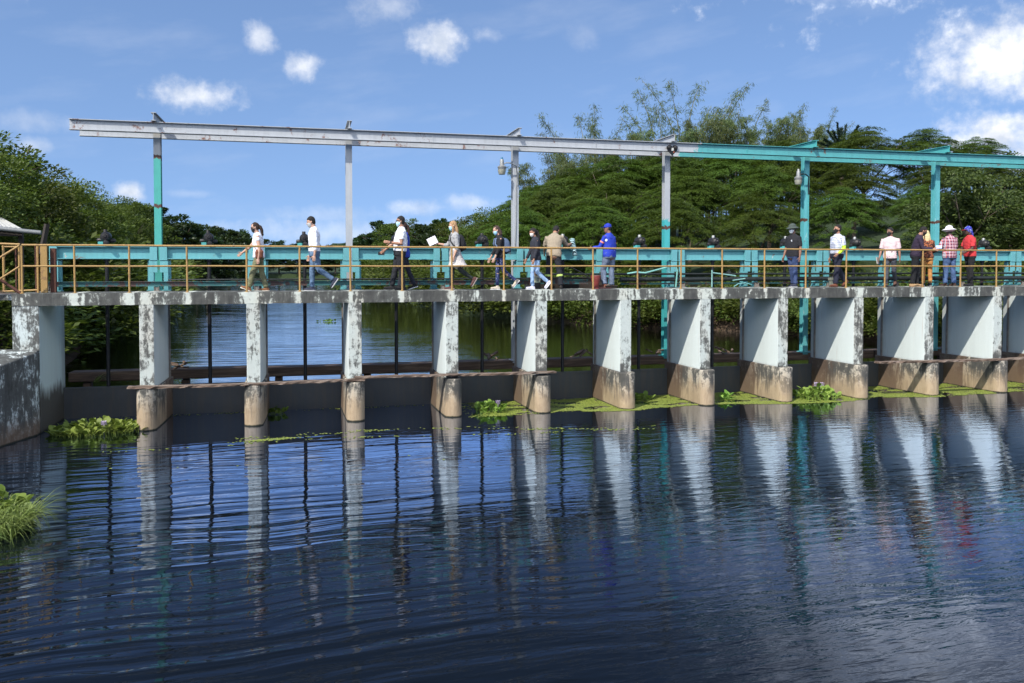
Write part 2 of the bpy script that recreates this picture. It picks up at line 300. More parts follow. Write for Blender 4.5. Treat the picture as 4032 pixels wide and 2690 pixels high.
def water(name,base,upstream):
    def f(s):
        p=s.pos(); px,py,pz=s.sep(p)
        cx,cy=(4,-75) if not upstream else (-2,-90)
        ax=s.math('SUBTRACT',px,cx); ay=s.math('SUBTRACT',py,cy)
        r=s.math('SQRT',s.math('ADD',s.math('MULTIPLY',ax,ax),s.math('MULTIPLY',ay,ay)))
        t=s.math('MULTIPLY',s.math('ARCTAN2',ax,ay),70)
        warp=s.noise(p,.35,2,.5); r2=s.math('ADD',r,s.math('MULTIPLY',warp,.8))
        def rip(fr,ft,det=2): return s.noise(s.comb(s.math('MULTIPLY',r2,fr),s.math('MULTIPLY',t,ft),0),1,det,.5,.35)
        a=rip(2.8,.26); b=rip(7.5,.75,2); c=rip(1.2,.2,1)
        wv=s.n('ShaderNodeTexWave',wave_type='BANDS',bands_direction='X',wave_profile='SIN'); s.put(wv.inputs['Vector'],s.comb(r2,s.math('MULTIPLY',t,.15),0)); wv.inputs['Scale'].default_value=.95; wv.inputs['Distortion'].default_value=2.2; wv.inputs['Detail'].default_value=2; wv.inputs['Detail Scale'].default_value=.8
        calm=s.ramp(s.noise(s.scale(p,(.10,.16,1)),1,2),[(.33,.35),(.62,1.)])
        if not upstream:
            e=s.n('ShaderNodeMapRange'); s.put(e.inputs[0],py); e.inputs[1].default_value=-.3; e.inputs[2].default_value=-3.2; e.inputs[3].default_value=.16
            calm=s.math('MULTIPLY',calm,e.outputs[0])
        h=s.math('ADD',s.math('MULTIPLY',a,1.0),s.math('MULTIPLY',b,.24)); h=s.math('ADD',h,s.math('MULTIPLY',wv.outputs['Fac'],.12)); h=s.math('ADD',h,s.math('MULTIPLY',c,.5))
        fine=s.noise(s.vmath('ADD',s.scale(p,(1.9,7.0,1)),s.comb(0,s.math('MULTIPLY',px,-.5),0)),1,3,.55,.4); wr=s.n('ShaderNodeMapRange'); s.put(wr.inputs[0],s.math('ADD',px,s.math('MULTIPLY',s.noise(p,.25,2),6))); wr.inputs[1].default_value=2.5; wr.inputs[2].default_value=8
        h=s.mix(s.math('MULTIPLY',wr.outputs[0],.7),h,s.math('MULTIPLY',fine,.36)); h=s.math('ADD',h,s.math('MULTIPLY',fine,.05))
        h=s.math('MULTIPLY',h,calm); nrm=s.bump(h,1.0,.030 if not upstream else .026)
        s.bsdf.inputs['Base Color'].default_value=(*base,1); s.bsdf.inputs['Roughness'].default_value=.3; s.bsdf.inputs['Specular IOR Level'].default_value=0
        g=s.n('ShaderNodeBsdfGlossy'); g.inputs['Roughness'].default_value=.012; s.put(g.inputs['Normal'],nrm); g.inputs['Color'].default_value=(.66,.76,.97,1) if not upstream else (.95,.97,1,1)
        lw=s.n('ShaderNodeLayerWeight'); lw.inputs[0].default_value=.5; s.put(lw.inputs['Normal'],nrm)
        fr=s.math('MINIMUM',s.math('ADD',s.math('MULTIPLY',s.math('POWER',lw.outputs['Facing'],9.2),7.4),.010),.9)
        m=s.n('ShaderNodeMixShader'); s.L.new(fr,m.inputs[0]); s.L.new(s.bsdf.outputs[0],m.inputs[1]); s.L.new(g.outputs[0],m.inputs[2]); s.L.new(m.outputs[0],s.out.inputs[0])
    return mat(name,f)
wm_=MB(); wm_.add([(-60,-90,WD),(60,-90,WD),(60,1.84,WD),(-60,1.84,WD)],[(0,1,2,3)]); tag(wm_.build('river_water_below_dam',water('dark_river_water',(.004,.006,.008),False)),kind='structure')
wu_=MB(); wu_.add([(-60,1.86,WU),(60,1.86,WU),(60,220,WU),(-60,220,WU)],[(0,1,2,3)]); tag(wu_.build('river_water_above_dam',water('brown_river_water',(.012,.012,.006),True)),kind='structure')

# ------------------------------------------------------------------ the dam
PX=[-3.52+2.349*i for i in range(12)]; PX=[-3.52,-1.185,1.17,3.55,5.86,8.17,10.46,12.81,15.22,17.58,19.98,22.33,24.68]
POSTS=[-5.01,-3.88,-2.64,-1.33,-.12,1.07,2.32,3.56,4.89,6.15,7.28,8.52,9.76,10.98,12.26,13.54,14.83,16.10,17.38,18.68,19.96,21.24,22.5,23.8,25.1,26.3]
dam=empty('sluice_dam',(9,0,0),'long mouldy concrete sluice dam with walkway deck on painted piers','dam')
def child(o): o.matrix_parent_inverse=o.parent.matrix_world.inverted() if False else o.matrix_parent_inverse; return o
def at(o):                                             # parts are modelled in world space: undo the parent's offset
    o.location=-o.parent.location if o.parent and o.parent.parent is None and o.parent.type=='EMPTY' else (0,0,0); return o
dk=MB()
x0,x1=-6.27,29.2; xs=np.arange(x0,x1,.03); zs=[-.275,-.2,-.1,0.]
base=len(dk.v)
for z in zs:
    for x in xs: dk.v.append((float(x),-.06+.006*mnoise.noise(Vector((x*6,z*8,0))),z+(.006*mnoise.noise(Vector((x*5,3,z))) if z in(-.275,0.) else 0)))
n=len(xs)
for j in range(3):
    for i in range(n-1): dk.f.append((j*n+i,j*n+i+1,(j+1)*n+i+1,(j+1)*n+i))
o0=len(dk.v)
for z in (0.,-.275):
    for x in xs: dk.v.append((float(x),1.2,z))
for i in range(n-1):
    dk.f.append((3*n+i,3*n+i+1,o0+i+1,o0+i)); dk.f.append((o0+n+i,o0+n+i+1,i+1,i)); dk.f.append((o0+i,o0+i+1,o0+n+i+1,o0+n+i))
dk.f.append((0,n,2*n,3*n,o0,o0+n)); dk.f.append((n-1,o0+2*n-1,o0+n-1,4*n-1,3*n-1,2*n-1))
deck=dk.build('walkway_deck',M['deck'],dam); at(deck)
at_=deck.data.attributes.new('drip','FLOAT','POINT')
vals=[]
for v in dk.v:
    q=0
    for p in POSTS: q=max(q,math.exp(-((v[0]-p)/.075)**2)*random.Random(int(p*10)).uniform(.5,1.1))
    for p in PX: q=max(q,.5*math.exp(-((v[0]-p-.0)/.22)**2))
    vals.append(q)
at_.data.foreach_set('value',vals)
pierm=MB(); poly=[(-.155,-.054),(.155,-.054),(.176,.25),(.191,.6),(.201,1.0),(.205,1.45),(.205,1.93),(-.205,1.93),(-.205,1.45),(-.201,1.0),(-.191,.6),(-.176,.25)]
pm=MB().prism(poly,'z',-2.175,-.274); pm.box(-.25,.25,1.204,1.95,-.272,-.012)
ped=[]
for k in range(13): q=PI+PI*k/12; ped.append((.212*math.cos(q),-.15+.20*math.sin(q)))
ped=ped+[(.245,.75),(.275,1.95),(-.275,1.95),(-.245,.75)]
qm=MB().prism(ped,'z',-4.2,-2.174)
gm=MB().box(-.245,-.2125,1.68,1.73,-3.6,-.28).box(.2125,.245,1.68,1.73,-3.6,-.28)
M['guide']=plain('rusty_gate_guide',(.20,.175,.15),.8,0,.6,8,.2)
p0=None
for i,x in enumerate(PX):
    if p0 is None:
        p0=pm.build('pier',M['pier'],dam,bevel=.012); pe=qm.build('pedestal',M['pedestal'],p0,smooth=False,bevel=.02); gg=gm.build('gate_guide',M['guide'],p0)
        o=p0
    else: o=copy_tree(p0,dam)
    o.location=Vector((x,0,0))-dam.location
ab=MB().prism([(-6.27,-.05),(-5.73,-.05),(-5.73,1.93),(-6.27,1.93)],'z',-4.2,-.274)
ab.box(-6.272,-5.728,1.204,1.932,-.272,-.012); a=ab.build('abutment',M['abutment'],dam,bevel=.015); at(a)
ab2=MB().box(26.7,29.2,-.05,1.93,-4.2,-.274); ab2.box(26.702,29.198,1.204,1.928,-.272,-.012); a=ab2.build('abutment',M['abutment'],dam,bevel=.015); at(a)
wg=MB()
wg.add([(-5.745,-.28,-4.2),(-5.745,-.052,-4.2),(-6.9,-.052,-4.2),(-8.3,-2.6,-4.2),(-6.55,-2.75,-4.2),
        (-5.745,-.28,-1.30),(-5.745,-.052,-1.24),(-6.9,-.052,-1.2),(-8.3,-2.6,-1.35),(-6.55,-2.75,-1.65)],
       [(0,1,2,3,4),(9,8,7,6,5),(0,5,6,1),(1,6,7,2),(2,7,8,3),(3,8,9,4),(4,9,5,0)])
o=wg.build('wing_wall',M['wing'],bevel=.03); tag(o,'stained concrete wing wall sloping into the water at the left end of the dam','retaining wall')

# railing
rl=empty('handrail',(9,0,0),'ochre two-bar pipe handrail along the outer edge of the walkway','railing')
at(MB().tube([(-6.07,0,1.075),(-5,0,1.075)]+[(x,0,1.075+.004*math.sin(x*3)) for x in np.arange(-4,27.2,1)],.024,12).build('top_rail',M['rail'],rl,True))
at(MB().tube([(-6.07,0,.607),(-5,0,.607)]+[(x,0,.607+.004*math.sin(x*2)) for x in np.arange(-4,27.2,1)],.021,12).build('mid_rail',M['rail'],rl,True))
pst=None
for x in [-6.07]+POSTS:
    if pst is None:
        m=MB().tube([(0,0,-.01),(0,0,1.06)],.023,12); m.lathe([(.05,0),(.05,.012),(.03,.014)],(0,0,0),'z',12); pst=m.build('rail_post',M['rail'],rl,True); o=pst
    else: o=pst.copy(); COL.objects.link(o)
    o.location=(x-9,0,0); o.rotation_euler=(0,R(random.uniform(-.5,.5)),0)
# stair rail going down to the left
sr=empty('stair_railing',(-6.1,0,0),'ochre stair handrail slanting down at the left end of the walkway','railing')
m=MB().tube([(-6.12,0,1.06),(-7.6,-.1,.02)],.024,12); at(m.build('top_rail',M['rail'],sr,True))
m=MB().tube([(-6.12,0,.60),(-7.6,-.1,-.46)],.021,12); at(m.build('mid_rail',M['rail'],sr,True))
for x,z in ((-6.78,.56),(-7.55,.0)):
    at(MB().tube([(x,-.04,z-1.3),(x,-.04,z)],.022,10).build('rail_post',M['rail'],sr,True))
m=MB().prism([(-.0,-.14),(.0,-.03),(-.75,.62),(-.75,.5)],'y',.02,.07) if False else MB().tube([(-6.08,.05,-.03),(-7.4,.15,.95)],.035,4); at(m.build('stringer',M['rust'],sr))
# yellow gate
yg=empty('walkway_gate',(-6.2,.9,0),'open ochre barred gate with thick square post at the left end of the walkway','gate')
at(MB().box(-5.86,-5.72,.55,.62,0,1.08).build('gate_post',M['rail'],yg,bevel=.006))
at(MB().box(-5.69,-5.57,.66,.76,0,1.02).build('gate_post',M['rust'],yg,bevel=.006))
at(MB().tube([(-7.9,.8,1.16),(-6.25,.5,1.10)],.024,10).build('top_bar',M['rail'],yg,True)); at(MB().tube([(-6.95,.75,.02),(-5.95,.65,.06)],.022,10).build('bottom_bar',M['rail'],yg,True)); at(MB().tube([(-6.7,.75,1.05),(-6.3,.72,1.05)],.018,8).build('cross_bar',M['rail'],yg,True))
for x,y,mm in ((-6.67,.75,'rail'),(-6.46,.9,'rust'),(-6.33,.7,'rail'),(-6.05,.9,'rust'),(-5.93,.62,'rail'),(-6.9,.9,'rust'),(-7.2,.8,'rail')):
    at(MB().tube([(x,y,.0),(x,y,1.08)],.02 if mm=='rust' else .028,10).build('gate_bar',M[mm],yg,True))
st=MB().tube([(-6.16,1.7,.9),(-6.10,1.7,1.2),(-6.02,1.7,1.62)],.065,4).build('stop_post',M['darkwood']); tag(st,'short dark leaning post beside the shed roof','post')
# floor of the side platform
tag(MB().box(-9.5,-6.28,.3,1.95,-.16,-.03).build('side_platform',M['wing'],bevel=.01),'low concrete landing left of the dam behind the stair handrail','platform')

# ------------------------------------------------------------------ gate frames, gates, actuators
BAYX=[-5.87]+PX                                       # support lines
fr0={}
def make_frame(xa,xb,i):
    xc=(xa+xb)/2; half=(xb-xa)/2
    f=empty('lifting_frame',(xc,1.75,0),'teal steel gate frame spanning the %s opening from the left, behind the walkway'%ORD[i],'gate frame','gate frames along the walkway')
    MB().ibeam_x(-half+.2,half-.2,0,.785,1.095,.20,.018).build('crossbeam',M['teal'],f)
    for sg in (-1,1):
        m=MB(); e=half-.03
        def bx(a,b,y0,y1,z0,z1):
            lo,hi=(e-b,e-a); m.box(*( (lo,hi) if sg>0 else (-hi,-lo)),y0,y1,z0,z1)
        bx(0,.17,-.115,.10,.765,1.115); bx(-.01,.18,-.118,.11,.755,.772); bx(.0,.19,-.10,-.085,.45,.752); bx(.085,.19,-.10,.06,.02,.449); bx(.17,.235,-.02,.10,0,.75); bx(.04,.25,-.13,.13,.0,.018)
        m.build('frame_post',M['teal'],f,bevel=.004)
    return f
def make_gate(xc,hw,i):
    g=empty('sluice_gate',(xc,1.80,-3),'dark grey sluice gate on a black stem closing the %s opening from the left'%ORD[i],'sluice gate','sluice gates between the piers')
    m=MB().box(-hw,hw,-.03,.03,-.9,.64); m.box(-hw,hw,-.045,-.03,.58,.64); m.build('gate_panel',M['gate'],g)
    MB().tube([(0,0,.6),(0,0,4.1)],.046,12).build('stem',M['black'],g,True)
    m=MB().lathe([(.075,0),(.075,.05)],(0,0,3.73),'z',12); m.build('stem_collar',M['black'],g,True)
    return g
ACTL=['black gate actuator with pale cap on the teal beam over the %s opening from the left']
def make_actuator(xc,i):
    a=empty('gate_actuator',(xc,1.75,1.096),'greasy black gate actuator on the teal beam over the %s opening from the left'%ORD[i],'actuator','gate actuators on the beams')
    MB().box(-.17,-.05,-.08,.08,0,.11).build('base_block',M['teal2'],a,bevel=.005)
    m=MB().lathe([(.05,-.16),(.085,-.155),(.11,-.12),(.122,-.06),(.125,.06),(.11,.11),(.06,.13)],(0,0,.23),'y',20); m.lathe([(.03,-.19),(.045,-.16)],(.01,0,.24),'y',12); m.build('gearbox',M['iron'],a,True)
    m=MB().lathe([(.10,.0),(.10,.03),(.07,.05),(.065,.20)],(0,0,0),'z',14); m.build('base_flange',M['iron'],a,True)
    m=MB().lathe([(.03,-.22),(.055,-.215),(.06,-.18),(.06,-.05)],(.03,0,.085),'y',14); m.build('drive_nose',M['iron'],a,True)
    m=MB().lathe([(.035,-.17),(.05,-.15),(.055,-.08),(.055,0)],(-.04,.03,.15),'x',14); m.build('motor',M['iron'],a,True); m=MB().lathe([(.05,0),(.055,.10),(.035,.15)],(.06,.05,.14),'x',14); m.build('side_drive',M['iron'],a,True)
    m=MB().lathe([(.045,.32),(.045,.40),(.04,.41)],(-.015,0,0),'z',14); m.build('cap',M['galv'] if i>4 else M['iron'],a,True)
    return a
for i in range(13):
    xa=BAYX[i]-(0.13 if i==0 else 0); xb=BAYX[i+1]
    make_frame(xa,xb,i)
    lo=(-5.73 if i==0 else xa+.21); hi=xb-.21
    xc=(BAYX[i]+BAYX[i+1])/2-(.1 if i==0 else .05)
    make_gate((lo+hi)/2,(hi-lo)/2+.03,i)
    sg=D.objects[-1]
    a=make_actuator((lo+hi)/2,i)
    a.rotation_euler=(0,0,R([0,4,-3,2,14,8,18,16,20,22,24,10,6][i]))

# ------------------------------------------------------------------ gantry
gt=empty('gantry',(7,2.5,0),'long overhead steel gantry with twin runway beams, grey at left and teal at right','gantry')
CX=[-3.65,1.17,5.816,10.47,15.16,19.97,24.7]
cm=[M['col_a'],M['grey'],M['grey'],M['col_b'],M['col_t'],M['col_t'],M['col_t']]
at(MB().ibeam_x(-5.6,27,2.12,3.965,4.235,.15,.016).build('runway_beam',M['runway'],gt))
at(MB().ibeam_x(-5.65,27,3.27,3.985,4.235,.15,.016).build('runway_beam',M['runway'],gt))
for i,x in enumerate(CX):
    m=MB(); y=2.52; hw=.085; t=.014
    m.box(x-hw,x+hw,y-.1,y-.1+t,-2.15,4.24); m.box(x-hw,x+hw,y+.1-t,y+.1,-2.15,4.24); m.box(x-t/2,x+t/2,y-.1+t,y+.1-t,-2.148,4.238)
    m.box(x-.14,x+.14,y-.16,y+.16,-2.09,-2.06)
    at(m.build('column',cm[i],gt))
    m=MB(); hw=.06; z0,z1=4.245,4.45
    m.box(x-hw,x+hw,1.93,3.5,z0,z0+.014); m.box(x-hw,x+hw,1.93,3.5,z1-.014,z1); m.box(x-.007,x+.007,1.935,3.495,z0+.014,z1-.014)
    at(m.build('cross_beam',M['grey'] if i<4 else M['teal2'],gt))
for x,z0 in ((5.80,2.9),(15.18,2.95)):
    at(MB().tube([(x+.03,2.405,z0),(x+.02,2.40,1.8),(x-.02,2.40,.9),(x-.03,2.405,-.5)],.014,8).build('conduit',M['galv'] if x<10 else M['teal2'],gt,True))
for x in (3.4,8.1,12.9,17.6):
    m=MB().box(x-.012,x+.012,2.098,2.1085,3.985,4.215); at(m.build('weld_seam',M['grey'] if x<11 else M['teal2'],gt))
h=empty('hoist_trolley',(10.40,2.0,4.0),'black heart-shaped hoist trolley hanging on the gantry beam beside a column','hoist')
def heart(k=1):
    P=[]
    for i in range(28):
        t=2*PI*i/28; P.append((.0105*k*16*math.sin(t)**3, .0115*k*(13*math.cos(t)-5*math.cos(2*t)-2*math.cos(3*t)-math.cos(4*t))))
    return P
pts=heart(); m=MB(); n=len(pts)
m.add([(a,-.06,b) for a,b in pts]+[(a,-.03,b) for a,b in pts],[tuple(range(n-1,-1,-1))[::-1],tuple(range(n,2*n))]+[(i,(i+1)%n,n+(i+1)%n,n+i) for i in range(n)]); m.build('side_plate',M['black'],h)
MB().lathe([(.04,-.1),(.055,-.09),(.055,.02)],(-.1,0,.06),'y',14).lathe([(.04,-.1),(.055,-.09),(.055,.02)],(.1,0,.06),'y',14).build('wheel',M['iron'],h,True)
MB().box(-.035,.035,-.068,-.0605,-.03,.05).build('plate_label',plain('pale_sticker',(.55,.55,.5)),h)
MB().tube([(.03,-.0615,-.09),(.06,-.0615,-.06)],.012,6).build('orange_mark',plain('orange_mark',(.5,.08,.02)),h)
MB().tube([(-.03,-.03,-.17),(-.04,-.03,-.22),(0,-.03,-.26),(.04,-.03,-.22),(.03,-.03,-.17)],.013,8).build('shackle',M['black'],h,True)
def lamp(xl,xc,z,label,dark):
    l=empty('lamp',(xl,2.2,z),label,'lamp')
    mm=M['iron'] if dark else M['galv']
    dx=xc-xl
    MB().tube([(.05,0,.06),(.12,0,.10),(.25,0,.10),(dx-.06,.1,.03),(dx-.01,.19,-.15),(dx,.19,-.5)],.018,10).build('lamp_arm',mm,l,True)
    MB().lathe([(.10,-.10),(.125,-.02),(.105,0),(.06,.03),(.055,.17),(.05,.19)],(0,0,0),'z',18).build('lamp_head',M['galv'],l,True)
    MB().lathe([(.085,-.23),(.09,-.225),(.118,-.105),(.10,-.1)],(0,0,0),'z',18).build('lamp_shade',M['lampglass'],l,True)
    MB().lathe([(.032,.19),(.032,.24),(.026,.25)],(0,0,0),'z',12).build('photocell',M['bluecap'] if not dark else M['galv'],l,True)
lamp(5.36,5.86,3.40,'grey bracket lamp with blue cap on a grey gantry column',False)
lamp(14.71,15.2,3.34,'grey bracket lamp on a dark arm fixed to a teal gantry column',True)

# ------------------------------------------------------------------ pipes and low beams behind the walkway
o=MB().ibeam_x(-5.95,7.6,1.35,.115,.235,.10,.012).build('low_beam',M['lowbeam']); tag(o,'rusting low beam lying along the back of the walkway at the left','beam')
o=MB().ibeam_x(8.6,26,1.40,.095,.135,.12,.01).build('low_beam',M['lowbeam']); tag(o,'thin dark low beam under the pipes at the right','beam')
o=MB().tube([(-3.3,1.62,.27),(26,1.62,.27)],.018,8).build('thin_pipe',M['pipe'],None,True); tag(o,'thin pipe running behind the low beam along the whole walkway','pipe')
o=MB().tube([(6.2,1.52,.385),(26,1.52,.385)],.03,10); o.lathe([(.075,-.05),(.085,0),(.075,.05)],(12.0,1.52,.385),'x',14).tube([(12.0,1.5,.45),(12.0,1.5,.52)],.02,8); o=o.build('upper_pipe',M['pipe'],None,True); tag(o,'upper black water pipe with small valves along the back of the walkway','pipe')
o=MB().tube([(8.6,1.42,.235),(26,1.42,.235)],.062,12).build('water_pipe',M['pipe'],None,True); tag(o,'thick black water pipe resting low along the back of the walkway','pipe')
stm=MB().box(-.07,.07,-.09,.09,0,.012).box(-.055,-.045,-.05,.05,.012,.115).box(.045,.055,-.05,.05,.012,.115).box(-.03,.03,-.03,.03,.012,.10)
s0=None
for i,x in enumerate([-5.85]+PX):
    if s0 is None: s0=stm.build('beam_stand',M['guide']); o=s0
    else: o=s0.copy(); COL.objects.link(o)
    o.location=(x,1.35,0); tag(o,'small steel stand under the low beam or pipes, %s from the left'%(ORD+['last'])[i],'stand','beam stands')
o=MB().tube([(8.75,1.3,.40),(9.0,1.25,.44),(9.25,1.2,.42),(10.05,1.15,.62),(10.15,1.15,.6),(10.2,1.15,.5),(10.18,1.2,0.01)],.022,8).build('hose_pipe',plain('pale_green_pipe',(.20,.45,.40),.5),None,True); tag(o,'pale green pipe slanting up beside the man in the blue jacket','pipe')
o=MB().tube([(11.25,1.1,.01),(11.25,1.1,.5),(11.27,1.1,.42),(12.0,1.1,.33)],.018,8).tube([(11.9,1.1,.2),(12.3,1.1,.25)],.015,8).build('conduit',plain('faded_green_conduit',(.22,.42,.38),.5),None,True); tag(o,'faded green conduit bent over the walkway right of the second rail bay with pale pipe','pipe')
o=MB().tube([(12.0,1.2,.02),(12.1,1.15,.1),(12.3,1.1,.13),(12.5,1.1,.08),(12.55,1.15,.01)],.012,8).build('loose_hose',plain('teal_hose',(.15,.42,.42),.5),None,True); tag(o,'short teal hose looped on the deck below the pipes','hose')
o=MB().box(15.05,15.2,1.0,1.1,0,.19).box(15.03,15.22,.98,1.12,.19,.27); o=o.build('junction_box',plain('grey_green_box',(.18,.19,.15),.7),None,bevel=.005); tag(o,'small grey junction box on a short post left of the man in the checked shirt','box')
# rusty trough behind the men
o=MB().box(5.95,8.3,1.62,1.70,-.01,.30).build('rusty_panel',M['darkwood']); tag(o,'dark rusty panel standing behind the man in the khaki shirt','panel')

# boom beam and debris behind the gates
bm=MB(); 
for k in range(7): 
    a=-5.8+4.7*k; b=a+4.66; e=random.uniform(-.015,.015); bm.box(a,b,2.44,2.95,-2.33+e,-2.08+e)
for x in np.arange(-5.4,26,2.35): bm.box(x-.1,x+.1,2.55,2.8,-3.6,-2.35)
o=bm.build('boom_beam',M['boom'],bevel=.03); tag(o,'long brown timber boom on short posts just behind the gates','boom')
def debris(x,y,z,k,label,kind='driftwood'):
    m=MB(); r=random.Random(k)
    for j in range(5):
        L=r.uniform(.15,.4); q=r.uniform(0,PI); el=r.uniform(-.1,.5); c=(x+r.uniform(-.25,.25),y+r.uniform(-.1,.1),z+.04+.03*j)
        dv=(math.cos(q)*L/2,math.sin(q)*L/2*.5,math.sin(el)*L/2); m.tube([(c[0]-dv[0],c[1]-dv[1],max(z+.02,c[2]-dv[2])),(c[0]+dv[0],c[1]+dv[1],c[2]+dv[2]+.03)],r.uniform(.02,.045),6)
    tag(m.build('driftwood',M['wood']),label,kind)
debris(5.25,2.62,-2.08,3,'pile of driftwood on the boom between the fourth and fifth piers')
debris(10.2,2.62,-2.08,5,'broken wood pieces on the boom left of a teal column foot')
debris(-3.15,2.62,-2.08,8,'dark stumps of wood on the boom right of the first pier')
debris(12.5,2.62,-2.08,12,'low heap of sticks on the boom in the shade at the right')
debris(7.9,2.62,-2.08,15,'dark stub of wood on the boom near the sixth pier')
# planks
def plank(x0,x1,y,z,label):
    m=MB(); xs=np.arange(x0,x1,.12); n=len(xs); r=random.Random(int(x1))
    for yy,zz in ((y-.13,z),(y-.13,z+.045),(y+.1,z+.045),(y+.1,z)):
        for x in xs: m.v.append((float(x),yy+(r.uniform(-.02,.02) if yy<y else 0),zz+r.uniform(-.008,.008)+.012*math.sin(x*.9)))
    for a in range(4):
        b=(a+1)%4
        for i in range(n-1): m.f.append((a*n+i,a*n+i+1,b*n+i+1,b*n+i))
    m.f.append((0,n,2*n,3*n)); m.f.append((n-1,4*n-1,3*n-1,2*n-1))
    tag(m.build('plank',M['wood']),label,'plank')
plank(-3.9,1.45,-.215,-2.158,'weathered plank laid across the ledges of the first three piers')
plank(1.15,6.22,-.20,-2.105,'weathered plank laid across the ledges of the third to fifth piers')
plank(15.7,25,-.205,-2.155,'weathered plank laid across the ledges of the far right piers')

# shed at the left
sh=empty('shed',(-8.6,4,-.5),'open shed corner with pale corrugated roof and grey gutter at the left edge','shed')
m=MB(); N=46; rows=[]
for j,(yy,zz) in enumerate(((3.9,1.58),(6.5,1.86))):
    for i in range(N+1):
        x=-9.8+i*((2.6 if j==0 else 1.3)/N); m.v.append((x,yy,zz-(x+7.0)*.10+.012*(1 if i%2 else -1)))
for i in range(N): m.f.append((i,i+1,N+2+i,N+1+i))
o=m.build('roof',M['roofwhite'],sh); at(o); o.modifiers.new('thick','SOLIDIFY').thickness=.02
m=MB().tube([(-9.8,3.84,1.80),(-6.75,3.84,1.49)],.06,10); at(m.build('gutter',M['gutter'],sh,True))
m=MB().box(-9.8,-7.25,4.0,4.06,1.40,1.58); at(m.build('fascia',M['darkwood'],sh))
for x in (-9.3,-7.35):
    at(MB().box(x-.05,x+.05,4.2,4.3,-2,1.6).build('shed_post',M['darkwood'],sh))
# ------------------------------------------------------------------ people
V=Vector
def loft(mb,rings,n=14,e=2.3):                        # rings: (centre, lateral axis vector, depth axis vector)
    R_=[rings[0]]+rings+[rings[-1]]
    vs=[];N=len(rings); fs=[]
    for (c,a,b) in rings:
        for k in range(n):
            q=2*PI*k/n; cq,sq=math.cos(q),math.sin(q)
            vs.append(c+a*(math.copysign(abs(cq)**(2/e),cq))+b*(math.copysign(abs(sq)**(2/e),sq)))
    c0=rings[0][0];c1=rings[-1][0]; d0=(rings[0][0]-rings[1][0]); d1=(rings[-1][0]-rings[-2][0])
    vs.append(c0+d0.normalized()*min(rings[0][1].length,rings[0][2].length)*.5); vs.append(c1+d1.normalized()*min(rings[-1][1].length,rings[-1][2].length)*.5)
    for i in range(N-1):
        for k in range(n):
            a=i*n+k;b=i*n+(k+1)%n; fs.append((a,b,b+n,a+n))
    for k in range(n):
        fs.append((k,N*n,(k+1)%n)); fs.append(((N-1)*n+k,(N-1)*n+(k+1)%n,N*n+1))
    mb.add(vs,fs)
def limb(mb,pts,rad,n=12,flat=1.0):
    pts=[V(p) for p in pts]; 
    # subdivide for smooth bends
    rings=[]
    for i,p in enumerate(pts):
        t=(pts[min(i+1,len(pts)-1)]-pts[max(i-1,0)]).normalized()
        a=V((0,1,0)) if abs(t.y)<.8 else V((1,0,0))
        u=(a-t*a.dot(t)).normalized(); v=t.cross(u); rings.append((p,u*rad[i]*flat,v*rad[i]))
    loft(mb,rings,n,2.0)
def voxel(mb,name,m,parent,vox,wr=0,loc=None,rot=None,smooth=2):
    me=D.meshes.new('tmp'); me.from_pydata(mb.v,[],mb.f); me.update()
    o=D.objects.new('tmp',me); COL.objects.link(o)
    r=o.modifiers.new('r','REMESH'); r.mode='VOXEL'; r.voxel_size=vox; r.use_smooth_shade=True
    if smooth: q=o.modifiers.new('s','SMOOTH'); q.factor=.5; q.iterations=smooth
    C.view_layer.update(); dg=C.evaluated_depsgraph_get()
    nm=D.meshes.new_from_object(o.evaluated_get(dg)); D.objects.remove(o); D.meshes.remove(me)
    if wr:
        k=len(nm.vertices); co=np.empty(k*3,'f'); no=np.empty(k*3,'f'); nm.vertices.foreach_get('co',co); nm.vertices.foreach_get('normal',no)
        co=co.reshape(-1,3); no=no.reshape(-1,3)
        d=np.array([mnoise.noise(V((float(p[0])*9+wr*7,float(p[1])*9,float(p[2])*13))) +.6*mnoise.noise(V((float(p[0])*22,float(p[1])*22+wr,float(p[2])*30))) for p in co])
        co+=no*(d*.009)[:,None]; nm.vertices.foreach_set('co',co.ravel())
    nm.name=name; nm.materials.clear(); nm.materials.append(m)
    nm.polygons.foreach_set('use_smooth',[True]*len(nm.polygons)); nm.update()
    o=D.objects.new(name,nm); COL.objects.link(o)
    if parent: o.parent=parent
    if loc is not None: o.location=loc; o.rotation_euler=(0,0,rot)
    return o
_cm={}
